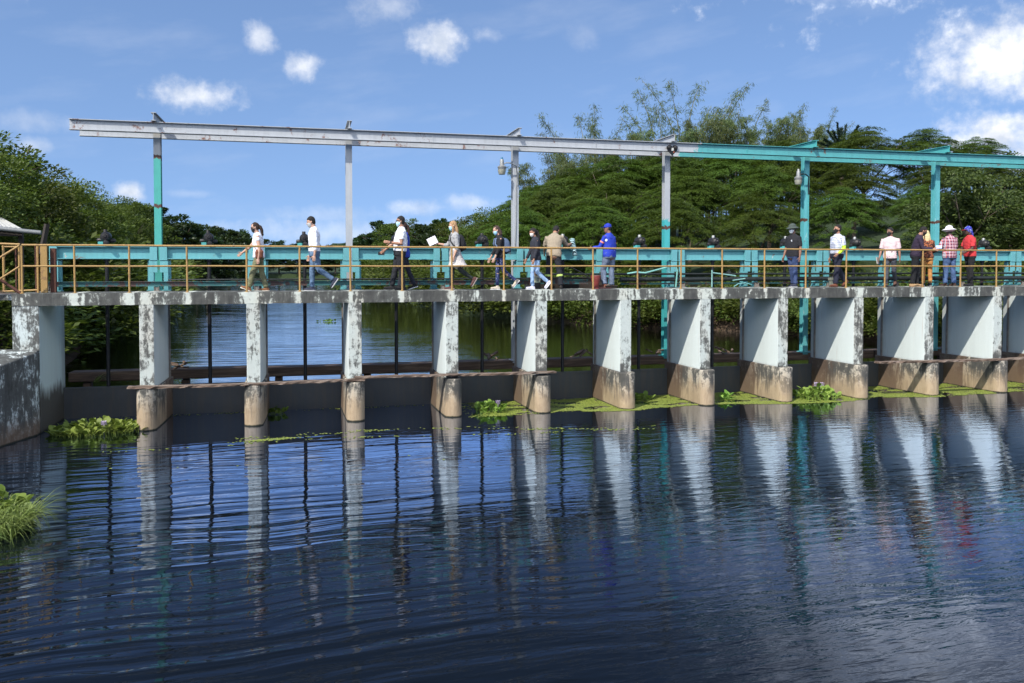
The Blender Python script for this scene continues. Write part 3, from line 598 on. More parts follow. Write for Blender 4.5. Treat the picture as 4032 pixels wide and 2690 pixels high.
def cloth(col,kind='plain'):
    k=(col,kind)
    if k in _cm: return _cm[k]
    def f(s):
        o=s.obj(); n=s.noise(o,60,2); x,y,z=s.sep(o)
        c=s.mix(s.noise(o,7,4),tuple(v*.85 for v in col),tuple(min(.95,v*1.12) for v in col))
        if kind=='denim': c=s.mix(s.ramp(s.noise(s.scale(o,(10,10,4)),1,4),[(.45,0.),(.7,.6)]),c,tuple(min(1,v*1.9+.03) for v in col))
        if kind=='check':
            def st(v,f0,w_): return s.math('LESS_THAN',s.math('FRACT',s.math('ADD',s.math('MULTIPLY',v,f0),10.3)),w_)
            a=st(y,11,.32); b=st(z,11,.32); a2=st(s.math('ADD',y,.04),11,.25); b2=st(s.math('ADD',z,.04),11,.25)
            c=s.mix(s.math('MULTIPLY',s.math('ADD',a,b),.5),c,(.04,.05,.10)); c=s.mix(s.math('MULTIPLY',s.math('ADD',a2,b2),.48),c,(.45,.62,.70))
        if kind=='lightcheck':
            def st(v,f0,w_): return s.math('LESS_THAN',s.math('FRACT',s.math('ADD',s.math('MULTIPLY',v,f0),10.3)),w_)
            a=st(y,20,.28); b=st(z,20,.28); a3=st(x,20,.28); a=s.math('MAXIMUM',a,a3); c=s.mix(s.math('MULTIPLY',s.math('ADD',a,b),.42),c,(.06,.08,.16))
        if kind=='leaf': c=s.mix(s.ramp(s.noise(o,18,3,.6,.8),[(.48,0.),(.55,1.)]),c,(.42,.13,.05))
        if kind=='speck': c=s.mix(s.ramp(s.noise(o,28,2,.6,.5),[(.58,0.),(.64,.8)]),c,(.25,.30,.50))
        if kind=='towel': c=s.mix(s.math('LESS_THAN',s.math('FRACT',s.math('MULTIPLY',s.math('ADD',x,z),16)),.4),c,(.02,.05,.06))
        if kind=='bandana': c=s.mix(s.ramp(s.noise(o,26,2,.5,1.5),[(.60,0.),(.64,1.)]),c,(.6,.65,.8))
        return {'Base Color':c,'Roughness':.9,'Normal':s.bump(s.noise(o,14,3),.35,.02)}
    _cm[k]=mat('cloth_%d'%len(_cm),f); return _cm[k]
_sm={}
def skin(c):
    if c not in _sm: _sm[c]=mat('skin_%d'%len(_sm),lambda s:{'Base Color':s.mix(s.noise(s.obj(),16,3),tuple(v*.88 for v in c),tuple(v*1.1 for v in c)),'Roughness':.5})
    return _sm[c]
def hairm(c): return cloth(c,'hair')
LIGHT=(.52,.31,.22);TAN=(.36,.185,.115);BROWN=(.24,.12,.075);DARK=(.075,.038,.025)
def person(x,y,H,face,label,sex='m',lean=0,legs=((0,0,0),(0,0,0)),arms=((0,4,10),(0,4,10)),head=(0,0),sk=TAN,hair=(.012,.01,.009),style='short',
           shirt=(.8,.8,.82),skind='plain',sleeve=.5,hem=.47,trous=(.05,.08,.15),tkind='plain',loose=1.0,shoe=(.02,.02,.02),sole=(.02,.02,.02),mask=None,glass=False,
           hat=None,fat=1.0,skirt=None,belt=None,over=None,band=None,forearm=None,collar=False,patch=None,lift=0,stance=0):
    S=H/1.75; loc=V((x,y,lift)); rot=R(face)
    L=R(lean); sd=V((math.sin(L),0,math.cos(L))); fd=V((math.cos(L),0,-math.sin(L))); ly=V((0,1,0))
    hipz=.52*H; hip0=V((0,0,hipz))
    # legs
    J={}
    for i,sg in ((0,1),(1,-1)):
        a,k,p=[R(v) for v in legs[i]]; h=V((0,sg*.052*H,hipz-.01))
        ab=stance*sg
        kn=h+V((math.sin(a),ab,-math.cos(a))).normalized()*.235*H
        an=kn+V((math.sin(a-k),ab,-math.cos(a-k))).normalized()*.235*H
        tf=V((math.cos(p),0,-math.sin(p))); uf=V((math.sin(p),0,math.cos(p)))
        J[i]=(h,kn,an,tf,uf)
    lowest=min(min((J[i][2]-J[i][4]*.075*S+J[i][3]*q).z for q in (-.06,.17)) for i in (0,1))
    up=V((0,0,-lowest))
    def T(v): return v+up
    def spine(z,fx=0): return T(hip0+sd*((z-.52)*H)+fd*fx*H)
    prof=[(.45,.06,.052),(.48,.094,.066),(.53,.10*(1.0 if sex=='m' else 1.03),.068),(.60,.088 if sex=='m' else .076,.060*fat**1.5),(.67,.096 if sex=='m' else .083,.064*fat),(.74,.106 if sex=='m' else .094,.068),(.79,.108 if sex=='m' else .096,.058),(.818,.082,.044),(.842,.042,.036)]
    prof=[(z,a*(fat if z<.76 else 1+(fat-1)*.4),b*(fat if z<.72 else 1)) for z,a,b in prof]
    def torso(mb,z0,z1,inf,flare=0):
        rs=[]
        zz=[q[0] for q in prof]
        pts=sorted(set([z0,z1]+[q for q in zz if z0<q<z1]))
        for z in pts:
            a=np.interp(z,zz,[q[1] for q in prof])*H; b=np.interp(z,zz,[q[2] for q in prof])*H
            if z<.53 and inf>0: a=max(a,.098*H*fat); b=max(b,.067*H)
            fl=flare*max(0,(.60-z))/.13
            rs.append((spine(z),ly*(a+inf+fl),fd*(b+inf+fl)))
        loft(mb,rs,18)
    A={}
    sw=(.112 if sex=='m' else .100)*H
    for i,sg in ((0,1),(1,-1)):
        f_,ab,e=[R(v) for v in arms[i][:3]]; inn=R(arms[i][3]) if len(arms[i])>3 else 0
        s0=spine(.795)+ly*sg*sw
        ud=V((math.sin(f_),sg*math.tan(ab),-math.cos(f_))).normalized(); el=s0+ud*.172*H
        wd=V((math.sin(f_+e),sg*(math.tan(ab)*.6-math.tan(inn)),-math.cos(f_+e))).normalized(); wr=el+wd*.148*H
        A[i]=(s0,el,wr,wd,sg)
    nk=spine(.835); hy,hp=R(head[0]),R(head[1])+L*.6
    hf=V((math.cos(hy)*math.cos(hp),math.sin(hy)*math.cos(hp),-math.sin(hp))); hl=V((-math.sin(hy),math.cos(hy),0)); hu=hf.cross(hl)
    hc=spine(.862,.008)+hu*.075*H*.93+hf*.012
    def hd(px,py,pz): return hc+(hf*px+hl*py+hu*pz)*S
    def hring(rs,mb,n=18,e=2.1): loft(mb,[(hd(x_,0,z_),hl*a_*S,hf*b_*S) for z_,a_,b_,x_ in rs],n,e)
    # body
    mb=MB()
    torso(mb,.45,.842,0)
    limb(mb,[spine(.81),spine(.85),hc-hu*.06*S-hf*.01],[.056*S*(1.06 if sex=='m' else .92)]*3)
    hring([(-.115,.028,.03,.047),(-.09,.05,.058,.028),(-.05,.064,.080,.010),(0,.072,.093,.0),(.05,.076,.098,-.004),(.09,.063,.083,-.008),(.118,.03,.045,-.012)],mb)
    limb(mb,[hd(.088,0,.02),hd(.104,0,-.012),hd(.106,0,-.028)],[.010*S,.014*S,.016*S],8)
    limb(mb,[hd(.088,-.02,-.062),hd(.092,0,-.060),hd(.088,.02,-.062)],[.008*S,.010*S,.008*S],8)
    for sg in (1,-1): limb(mb,[hd(-.008,sg*.074,.018),hd(-.004,sg*.081,.0),hd(.0,sg*.074,-.028)],[.012*S,.017*S,.010*S],8)
    for i in (0,1):
        h,kn,an,tf,uf=J[i]; h,kn,an=T(h),T(kn),T(an)
        limb(mb,[h+V((0,0,.03)),h.lerp(kn,.35),h.lerp(kn,.8),kn,kn.lerp(an,.3),kn.lerp(an,.75),an],[.082*S*fat,.078*S*fat,.056*S,.052*S,.054*S,.038*S,.034*S])
        loft(mb,[(an-uf*.03*S+tf*q*S,V((0,1,0))*w_*S,uf*h_*S) for q,w_,h_ in ((-.05,.025,.03),(0,.034,.038),(.06,.038,.030),(.12,.040,.02),(.155,.03,.014))],10)
        s0,el,wr,wd,sg=A[i]
        limb(mb,[s0-ly*sg*.03,s0,s0.lerp(el,.5),el,el.lerp(wr,.3),wr.lerp(el,.15),wr],[.055*S,.055*S,.045*S,.039*S,.040*S,.028*S,.025*S])
        ax=V((0,sg,0)); side=(ax-wd*ax.dot(wd)).normalized(); nrm=wd.cross(side).normalized()   # palm towards the body
        wid=nrm if nrm.x>0 else -nrm
        k0=wr+wd*.085*S
        loft(mb,[(wr,wid*.024*S,side*.018*S),(wr+wd*.03*S,wid*.034*S,side*.016*S),(k0,wid*.040*S,side*.013*S)],10)
        for q,ln in ((-1.5,.058),(-.5,.072),(.5,.078),(1.5,.070)):
            b0=k0+wid*q*.0195*S; c1=-side*.3
            limb(mb,[b0-wd*.01,b0+(wd+c1*.4)*ln*.5*S,b0+(wd+c1)*ln*.75*S,b0+(wd*.9+c1*1.6)*ln*.95*S],[.0085*S,.008*S,.0075*S,.0065*S],8)
        t0=wr+wd*.025*S+wid*.03*S
        limb(mb,[t0,t0+(wd*.6+wid*.7-side*.3)*.035*S,t0+(wd*1.0+wid*.75-side*.5)*.06*S],[.012*S,.0105*S,.008*S],8)
    body=voxel(mb,'person',skin(sk),None,.0075,0,loc,rot,2)
    tag(body,label,'person')
    ch=body
    # trousers
    mb=MB(); torso(mb,.47,.605 if hem<.55 else .60,.014)
    for i in (0,1):
        h,kn,an,tf,uf=J[i]; h,kn,an=T(h),T(kn),T(an); q=loose
        end=kn.lerp(an,.93)
        limb(mb,[h+V((0,0,.05)),h.lerp(kn,.12),h.lerp(kn,.45),h.lerp(kn,.85),kn,kn.lerp(an,.4),kn.lerp(an,.75),end],[.088*S*fat,.097*S*fat,.085*S*fat*q**.5,.068*S*q,.065*S*q,.063*S*q,.055*S*q**1.5,.055*S*q**1.7],14)
    voxel(mb,'trousers',cloth(trous,tkind),ch,.013,H*3)
    if band:
        for i in (0,1):
            h,kn,an,tf,uf=J[i]; kn,an=T(kn),T(an); m2=MB(); limb(m2,[kn.lerp(an,.28),kn.lerp(an,.38)],[.076*S*loose]*2,16); m2.build('reflective_band',cloth(band),ch,True)
    # shirt
    mb=MB(); torso(mb,hem,.846,.022,.0 if sex=='m' else .01)
    for i in (0,1):
        s0,el,wr,wd,sg=A[i]
        if sleeve<=1: P=[s0-ly*sg*.06,s0-ly*sg*.01,s0.lerp(el,.5*sleeve),s0.lerp(el,sleeve)]; rr=[.07*S,.073*S,.066*S,.066*S if sex=='m' else .058*S]
        else: P=[s0-ly*sg*.06,s0-ly*sg*.01,s0.lerp(el,.5),el,el.lerp(wr,(sleeve-1)*.5),el.lerp(wr,sleeve-1)]; rr=[.07*S,.071*S,.060*S,.054*S,.050*S,.044*S]
        limb(mb,P,rr,14)
    if collar: limb(mb,[spine(.835),spine(.862,.004)],[.068*S,.064*S],14)
    sh=voxel(mb,'shirt',cloth(shirt,skind),ch,.012,H*5+1)
    if patch:
        m2=MB(); pc,pr,px_,py_,pz_=patch; c=spine(pz_)+fd*px_+ly*py_; n_=V((px_,py_,0)).normalized(); m2.tube([c-n_*.015,c+n_*.012],pr,14); m2.build('emblem',cloth(pc),ch)
    if forearm:
        s0,el,wr,wd,sg=A[0]
        m2=MB(); limb(m2,[s0.lerp(el,.6),s0.lerp(el,.95),el,el.lerp(wr,.5),el.lerp(wr,.95)],[.053*S,.050*S,.048*S,.046*S,.036*S]); voxel(m2,'arm_sleeve',cloth(forearm),ch,.010,2)
        m2=MB(); limb(m2,[s0.lerp(el,.42),s0.lerp(el,.62)],[.060*S,.055*S]); m2.build('sleeve_top',cloth((.01,.01,.01)),ch,True)
    if over:                                            # open cardigan / striped jacket bands
        for (arm,f0,f1,col) in over:
            s0,el,wr,wd,sg=A[arm]; a_,b_=(s0,el) if f0<1 else (el,wr); f0,f1=(f0%1,f0%1+(f1-f0)); m2=MB(); limb(m2,[a_.lerp(b_,f0),a_.lerp(b_,f1)],[.066*S,.066*S] if f0<.9 and b_ is el else [.057*S,.056*S],14); m2.build('safety_stripe',cloth(col),ch,True)
    if skirt:
        m2=MB(); col,zl,fl=skirt; loft(m2,[(spine(.62),ly*.09*H,fd*.068*H),(spine(.54),ly*.108*H,fd*.08*H),(T(V((-.05,0,zl+.08)))-up*0,ly*(.11*H+fl*.6),V((1,0,0))*(.09*H+fl)),(T(V((-.07,0,zl))),ly*(.11*H+fl),V((1,0,0))*(.10*H+fl*1.4))],20); voxel(m2,'skirt',cloth(col),ch,.012,4)
    if belt:
        m2=MB(); loft(m2,[(spine(.583),ly*.099*H,fd*.078*H),(spine(.603),ly*.097*H,fd*.077*H)],18); m2.build('belt',cloth(belt),ch,True)
    # shoes
    for i in (0,1):
        h,kn,an,tf,uf=J[i]; an=T(an); m2=MB()
        loft(m2,[(an-uf*.032*S+tf*q*S,V((0,1,0))*w_*S,uf*h_*S) for q,w_,h_ in ((-.07,.026,.030),(-.04,.038,.046),(0,.042,.050),(.06,.046,.036),(.12,.048,.027),(.17,.042,.021),(.19,.022,.014))],14)
        limb(m2,[an+uf*.0*S,an+uf*.03*S],[.045*S,.043*S])
        o=voxel(m2,'shoe',cloth(shoe),ch,.009,0)
        m3=MB(); pts=[(-.078,.02),(-.05,.036),(.0,.040),(.06,.044),(.12,.049),(.17,.043),(.197,.02)]
        vs=[];
        for hgt in (-.078,-.056):
            for q,w_ in pts: vs.append(an+uf*hgt*S+tf*q*S+V((0,w_*S,0)))
            for q,w_ in pts[::-1]: vs.append(an+uf*hgt*S+tf*q*S-V((0,w_*S,0)))
        n_=len(pts)*2; m3.add(vs,[tuple(range(n_)),tuple(range(2*n_-1,n_-1,-1))]+[(k,n_+k,n_+(k+1)%n_,(k+1)%n_) for k in range(n_)]); m3.build('sole',cloth(sole),o)
    # hair
    hm=hairm(hair)
    if style!='none':
        m2=MB(); hring([(-.055,.062,.045,-.045),(-.02,.076,.062,-.038),(.03,.084,.085,-.022),(.07,.080,.096,-.010),(.105,.062,.078,-.010),(.132,.028,.04,-.014)],m2)
        if style=='long':
            b=[hd(-.04,0,.04),hd(-.075,0,-.06),hd(-.085,0,-.16),hd(-.08,0,-.26),hd(-.07,0,-.36)]
            loft(m2,[(p,hl*w_*S,hf*t_*S) for p,w_,t_ in zip(b,(.07,.085,.092,.085,.05),(.05,.05,.045,.035,.02))],14)
            for sg in (1,-1): limb(m2,[hd(.03,sg*.07,.05),hd(.02,sg*.086,-.05),hd(.03,sg*.09,-.18),hd(.045,sg*.08,-.30)],[.02*S,.027*S,.026*S,.014*S],8)
        if style=='bob':
            b=[hd(-.04,0,.04),hd(-.065,0,-.05),hd(-.07,0,-.13),hd(-.06,0,-.19)]
            loft(m2,[(p,hl*w_*S,hf*t_*S) for p,w_,t_ in zip(b,(.08,.09,.092,.06),(.055,.055,.05,.03))],14)
        if style=='pony':
            limb(m2,[hd(-.09,0,.03),hd(-.125,0,.0),hd(-.14,0,-.10),hd(-.13,0,-.20),hd(-.11,0,-.27)],[.03*S,.035*S,.042*S,.036*S,.012*S])
        voxel(m2,'hair',hm,ch,.008,1 if style!='short' else 0)
    # eyes
    if not glass:
        for sg in (1,-1):
            m2=MB(); limb(m2,[hd(.084,sg*.022,.010),hd(.082,sg*.038,.010)],[.008*S,.007*S],8); m2.build('eye',D.materials['black_iron'],ch,True)
    else:
        m2=MB(); 
        limb(m2,[hd(.094,.005,.012),hd(.088,.045,.012)],[.018*S,.017*S],10); limb(m2,[hd(.094,-.005,.012),hd(.088,-.045,.012)],[.018*S,.017*S],10); limb(m2,[hd(.08,.055,.018),hd(0,.08,.016)],[.005*S,.005*S],6); limb(m2,[hd(.08,-.055,.018),hd(0,-.08,.016)],[.005*S,.005*S],6); limb(m2,[hd(.098,-.01,.016),hd(.098,.01,.016)],[.005*S]*2,6)
        m2.build('sunglasses',D.materials['black_iron'],ch,True)
    if mask:
        m2=MB(); hring([(-.112,.032,.034,.050),(-.08,.056,.062,.040),(-.045,.068,.072,.036),(-.015,.066,.066,.040),(.0,.052,.054,.046)],m2)
        limb(m2,[hd(.03,.074,-.03),hd(-.005,.088,-.005)],[.006*S]*2,6); limb(m2,[hd(.03,-.074,-.03),hd(-.005,-.088,-.005)],[.006*S]*2,6)
        voxel(m2,'face_mask',cloth(mask),ch,.007,0)
    if hat:
        typ,col=hat[0],hat[1]; m2=MB()
        if typ=='bucket':
            hring([(.035,.098,.118,-.005),(.08,.094,.112,-.005),(.125,.084,.10,-.008),(.150,.05,.06,-.01)],m2); hring([(.040,.15,.175,-.005),(.050,.10,.12,-.005)],m2); hring([(.028,.165,.19,-.005),(.042,.15,.175,-.005)],m2)
        if typ=='sun':
            hring([(.03,.094,.112,-.005),(.08,.093,.110,-.005),(.125,.088,.103,-.008),(.145,.07,.085,-.01)],m2); hring([(.030,.185,.20,-.005),(.040,.175,.19,-.005)],m2)
        if typ in('cap','scarf'):
            hring([(.025,.086,.106,-.008),(.06,.087,.106,-.008),(.10,.072,.088,-.01),(.130,.035,.045,-.014)],m2)
        if typ=='scarf':
            hring([(-.06,.078,.066,-.04),(-.02,.086,.088,-.026),(.03,.088,.1,-.012)],m2)
            loft(m2,[(p,hl*w_*S,hf*t_*S) for p,w_,t_ in zip([hd(-.06,0,.0),hd(-.085,0,-.1),hd(-.10,0,-.20),hd(-.11,0,-.27)],(.075,.075,.06,.02),(.05,.035,.02,.012))],12)
        voxel(m2,'hat' if typ!='scarf' else 'headscarf',cloth(col,'bandana' if typ=='scarf' else 'plain'),ch,.008,0)
        if typ in('cap','scarf'):
            m2=MB(); loft(m2,[(hd(q,0,.045-.03*(q-.08)),hl*w_*S,hu*.006*S) for q,w_ in ((.07,.075),(.12,.072),(.16,.055),(.18,.025))],14); m2.build('visor',cloth(hat[2]),ch,True)
    def W(v):                                           # local to world
        return V((math.cos(rot)*v.x-math.sin(rot)*v.y+x,math.sin(rot)*v.x+math.cos(rot)*v.y+y,v.z+lift))
    return dict(o=body,spine=spine,A=A,W=W,loc=loc,rot=rot,fd=fd,ly=ly,sd=sd,H=H,S=S,W2=W)
def held(P,mb,name,m,label,cat,vox=None,wr=0):
    if vox: o=voxel(mb,name,m,None,vox,wr,P['loc'],P['rot'])
    else:
        o=mb.build(name,m,None,True); o.location=P['loc']; o.rotation_euler=(0,0,P['rot'])
    return tag(o,label,cat)
def backpack(P,col,label,big=1.0):
    mb=MB(); sp,fd,ly,H=P['spine'],P['fd'],P['ly'],P['H']
    loft(mb,[(sp(z)-fd*(.135+dx),ly*w_*big,fd*t_*big) for z,w_,t_,dx in ((.565,.10,.05,.03),(.59,.15,.085,.03),(.66,.155,.10,.035),(.73,.145,.09,.03),(.785,.12,.06,.015),(.80,.07,.03,.01))],16,3)
    o=held(P,mb,'backpack',cloth(col),label,'backpack',.011,3)
    for sg in (1,-1):
        m2=MB(); limb(m2,[sp(.80)-fd*.09+ly*sg*.085,sp(.83)+ly*sg*.085,sp(.795)+fd*.105+ly*sg*.09,sp(.72)+fd*.135+ly*sg*.10,sp(.66)+fd*.08+ly*sg*.15,sp(.60)-fd*.09+ly*sg*.14],[.02]*6,8); m2.build('strap',cloth(tuple(min(1,v*1.6+.01) for v in col)),o,True)
    mb=MB(); loft(mb,[(sp(z)-fd*(.235+.02*big),ly*w_,fd*.03) for z,w_ in ((.585,.08),(.61,.11),(.67,.11),(.69,.08))],12,3); mb.build('front_pocket',cloth(tuple(v*.8 for v in col)),o,True)
    return o
def box_at(P,c,sx,sy,sz,name,m,label,cat,rx=0,rz=0):
    mb=MB(); mb.box(-sx/2,sx/2,-sy/2,sy/2,-sz/2,sz/2); o=mb.build(name,m); o.location=P['W'](c); o.rotation_euler=(R(rx),0,P['rot']+R(rz)); return tag(o,label,cat)
def hand(P,i): s0,el,wr,wd,sg=P['A'][i]; return wr+wd*.09

P1=person(-1.08,.55,1.68,180,'woman in white top and olive trousers striding left with sunglasses and black mask','f',lean=3,legs=((20,6,-22),(-9,6,0)),arms=((-10,9,16),(38,8,14)),head=(0,10),sk=LIGHT,hair=(.03,.016,.011),style='pony',
  shirt=(.80,.80,.86),sleeve=.35,hem=.50,trous=(.16,.16,.085),loose=1.12,shoe=(.25,.11,.05),sole=(.62,.57,.47),mask=(.012,.012,.014),glass=True)
h=P1['spine']
mb=MB(); c=h(.545)+V((-.02,.20,0)); loft(mb,[(c+V((0,0,z)),V((.09*k,0,0)),V((0,.05*k,0))) for z,k in ((-.10,.75),(-.08,1),(.06,1.05),(.10,.8))],14,3); o=held(P1,mb,'shoulder_bag',cloth((.19,.065,.035)),'small brown leather shoulder bag at the hip of the woman in white top','bag',.010,2)
m2=MB(); m2.tube([c+V((-.06,0,.08)),h(.68)+V((-.02,.16,0)),h(.83)+V((0,.05,0)),h(.78)+V((.10,-.05,0)),h(.66)+V((.09,.10,0)),c+V((.06,0,.08))],.007,6); m2.build('bag_strap',cloth((.19,.065,.035)),o,True)
person(.23,.55,1.83,180,'man in white long-sleeved shirt and blue jeans walking left in grey mask','m',lean=1,legs=((-14,42,55),(8,8,0)),arms=((-8,6,16),(4,6,14)),head=(0,16),sk=LIGHT,shirt=(.80,.80,.86),sleeve=1.55,hem=.535,trous=(.09,.15,.24),tkind='denim',loose=1.03,shoe=(.03,.035,.06),sole=(.5,.5,.5),mask=(.42,.43,.42),glass=False,belt=(.012,.012,.015),collar=True)
P3=person(2.32,.50,1.86,180,'man in white polo shirt and black trousers raising his forearm, phone in the other hand','m',lean=-4,legs=((-2,4,0),(14,2,0)),arms=((6,10,92,10),(30,6,22)),head=(0,2),sk=TAN,shirt=(.82,.82,.87),sleeve=.62,hem=.535,trous=(.013,.014,.018),loose=1.1,shoe=(.012,.012,.013),sole=(.02,.02,.02),mask=(.45,.68,.74),glass=True,fat=1.12,collar=True)
box_at(P3,hand(P3,1)+V((.03,0,-.04)),.16,.02,.085,'phone',D.materials['black_iron'],'black phone case held low by the man in white polo shirt','phone',10)
s0,el,wr,wd,sg=P3['A'][0]; mb=MB(); mb.tube([wr-wd*.03,wr-wd*.0],.034,14); held(P3,mb,'wristwatch',D.materials['black_iron'],'dark wristwatch on the raised arm of the man in white polo shirt','watch')
person(2.49,1.0,1.74,180,'woman in blue top walking hidden behind the man in white polo shirt','f',legs=((12,4,-5),(-16,6,18)),arms=((0,8,35),(0,6,20)),head=(0,5),sk=TAN,hair=(.04,.018,.012),style='pony',shirt=(.02,.05,.36),sleeve=.4,hem=.48,trous=(.02,.022,.035),shoe=(.012,.012,.012),sole=(.7,.7,.7),mask=(.4,.6,.7))
P5=person(3.74,.55,1.75,180,'woman with long fair hair in grey cardigan and pale skirt, carrying papers and a backpack','f',lean=2,legs=((-16,40,58),(8,4,4)),arms=((-6,8,26),(30,6,72,-4)),head=(0,4),sk=LIGHT,hair=(.36,.22,.11),style='long',shirt=(.33,.33,.33),sleeve=1.35,hem=.47,trous=(.018,.024,.022),loose=.9,shoe=(.10,.045,.04),sole=(.35,.28,.25),mask=(.38,.66,.80),skirt=((.60,.56,.52),.62,.05))
backpack(P5,(.010,.011,.014),'black backpack on the woman with long fair hair')
box_at(P5,hand(P5,1)+V((.05,.02,.05)),.24,.012,.20,'papers',cloth((.82,.80,.85)),'sheaf of white papers with a pink folder held by the woman with fair hair','papers',0,0).rotation_euler=(R(15),R(25),P5['rot'])
P6=person(4.92,.55,1.66,180,'woman in black top and patterned leggings with blue mask and grey-blue backpack','f',lean=3,legs=((-14,38,48),(7,6,0)),arms=((12,6,14),(14,6,14)),head=(0,16),sk=LIGHT,hair=(.055,.032,.025),style='bob',shirt=(.010,.010,.013),sleeve=1.6,hem=.50,trous=(.018,.03,.10),tkind='speck',loose=.9,shoe=(.55,.47,.36),sole=(.72,.70,.68),mask=(.35,.62,.80))
backpack(P6,(.075,.11,.18),'grey-blue backpack on the woman in black top',1.05)
person(5.88,.55,1.61,180,'woman in dark shirt and pale blue jeans with white mask and black ponytail','f',lean=2,legs=((-4,44,50),(10,10,0)),arms=((4,7,14),(16,6,10)),head=(0,12),sk=TAN,style='pony',shirt=(.022,.024,.034),sleeve=1.85,hem=.48,trous=(.27,.40,.62),tkind='denim',loose=.98,shoe=(.62,.60,.72),sole=(.8,.8,.82),mask=(.72,.70,.66),collar=True)
P8=person(6.50,.95,1.80,68,'man in khaki polo shirt seen from behind, bending over the teal beam with a towel','m',lean=22,legs=((4,4,0),(-2,2,0)),arms=((28,14,30),(42,20,60,-10)),head=(-20,26),sk=TAN,shirt=(.30,.245,.175),sleeve=.85,hem=.47,trous=(.016,.018,.024),loose=1.15,shoe=(.03,.027,.024),band=(.55,.70,.18),fat=1.05,stance=.12,collar=True)
c=hand(P8,1); mb=MB(); loft(mb,[(c+V((.02*k,-.02*k,.12-.11*k)),V((.05+.03*(k%2),0,0)),V((0,.06+.02*((k+1)%2),0))) for k in range(5)],12); held(P8,mb,'towel',cloth((.40,.58,.60),'towel'),'striped teal towel in the hands of the man in khaki polo shirt','towel',.012,9)
P9=person(8.04,.82,1.76,125,'man in bright blue jacket and cap resting one foot on a block','m',lean=2,legs=((20,26,0),(0,2,0)),arms=((26,10,58,6),(-2,10,16)),head=(40,5),sk=BROWN,shirt=(.018,.045,.40),sleeve=1.85,hem=.49,trous=(.11,.14,.20),tkind='denim',loose=1.2,shoe=(.22,.085,.055),sole=(.25,.18,.13),hat=('cap',(.016,.035,.36),(.016,.035,.36)),fat=1.1,
  over=[(1,.45,.56,(.80,.25,.20)),(0,.45,.56,(.80,.25,.20)),(1,1.35,1.5,(.80,.25,.20))],patch=((.7,.7,.72),.035,-.05,.205,.745),collar=True)
P10=person(13.53,.6,1.78,196,'man in dark bucket hat and black polo shirt with white mask','m',lean=0,legs=((4,6,0),(-6,4,6)),arms=((-2,9,14),(4,7,14)),head=(-4,6),sk=BROWN,style='short',shirt=(.012,.012,.015),sleeve=.8,hem=.49,trous=(.025,.045,.115),tkind='denim',loose=1.1,shoe=(.03,.035,.06),sole=(.6,.6,.6),mask=(.68,.70,.72),hat=('bucket',(.055,.07,.06)),fat=1.08,collar=True,patch=((.45,.47,.5),.028,.125,.06,.745))
person(14.95,.6,1.80,185,'man in white checked shirt with a neon yellow arm sleeve walking left','m',lean=-3,legs=((10,4,0),(-20,14,46)),arms=((-4,10,58,6),(-2,6,14)),head=(-8,-4),sk=TAN,shirt=(.68,.70,.78),skind='lightcheck',sleeve=.75,hem=.535,trous=(.014,.016,.032),loose=1.18,shoe=(.16,.055,.03),sole=(.10,.04,.025),mask=(.010,.010,.012),forearm=(.55,.80,.05),fat=1.12,collar=True,belt=(.012,.012,.012))
P12=person(16.75,.6,1.74,222,'man in pale pink short-sleeved shirt holding a laptop at his side','m',lean=-2,legs=((-12,30,35),(6,4,0)),arms=((-2,9,12),(4,10,22)),head=(-34,2),sk=BROWN,shirt=(.66,.50,.50),sleeve=.85,hem=.485,trous=(.065,.07,.085),loose=1.05,shoe=(.10,.05,.035),sole=(.05,.03,.025),mask=(.015,.014,.015),glass=False,collar=True)
box_at(P12,hand(P12,1)+V((.02,-.03,0)),.26,.016,.20,'laptop',cloth((.50,.45,.40)),'closed beige laptop in the hand of the man in pale pink shirt','laptop',8)
P13=person(17.55,.5,1.80,-38,'man in dark purple shirt and black trousers looking down beside a woman with blonde hair','m',lean=10,legs=((4,4,0),(-4,4,0)),arms=((24,8,62,6),(20,8,62,4)),head=(8,22),sk=TAN,shirt=(.024,.014,.032),sleeve=1.9,hem=.50,trous=(.008,.008,.010),loose=1.15,shoe=(.38,.24,.12),sole=(.22,.13,.07),mask=(.01,.01,.012),glass=True,fat=1.1,collar=True)
P14=person(18.30,.92,1.70,70,'woman with long blonde braids, leaf-print blouse and tan trousers, seen from behind','f',lean=2,legs=((3,3,0),(-3,3,0)),arms=((20,14,50),(20,14,50)),head=(10,10),sk=BROWN,hair=(.55,.45,.24),style='long',shirt=(.05,.02,.015),skind='leaf',sleeve=1.4,hem=.51,trous=(.46,.21,.06),loose=1.0,shoe=(.03,.04,.05),sole=(.4,.4,.38))
box_at(P13,hand(P13,0)+V((.05,-.08,.06)),.16,.22,.008,'note_sheet',cloth((.45,.52,.75)),'pale blue note sheet in the hands of the man in dark purple shirt','paper',25)
person(18.92,.7,1.80,92,'man in white sun hat and red checked shirt standing with his back turned','m',lean=0,legs=((2,2,0),(-2,2,0)),arms=((14,20,48,10),(14,20,48,10)),head=(-6,4),sk=DARK,shirt=(.55,.10,.10),skind='check',sleeve=.85,hem=.48,trous=(.045,.085,.18),tkind='denim',loose=1.15,shoe=(.05,.025,.018),sole=(.2,.18,.15),hat=('sun',(.78,.77,.76)),fat=1.12,stance=.05,collar=True)
person(19.66,.7,1.82,168,'man in red T-shirt with a blue bandana and red cap visor','m',lean=2,legs=((3,4,0),(-3,3,0)),arms=((12,8,52,4),(16,8,60,0)),head=(-5,8),sk=DARK,style='none',shirt=(.52,.035,.04),sleeve=.8,hem=.50,trous=(.010,.010,.011),loose=1.1,shoe=(.01,.01,.012),sole=(.015,.015,.015),hat=('scarf',(.02,.03,.32),(.45,.03,.03)),fat=1.06)
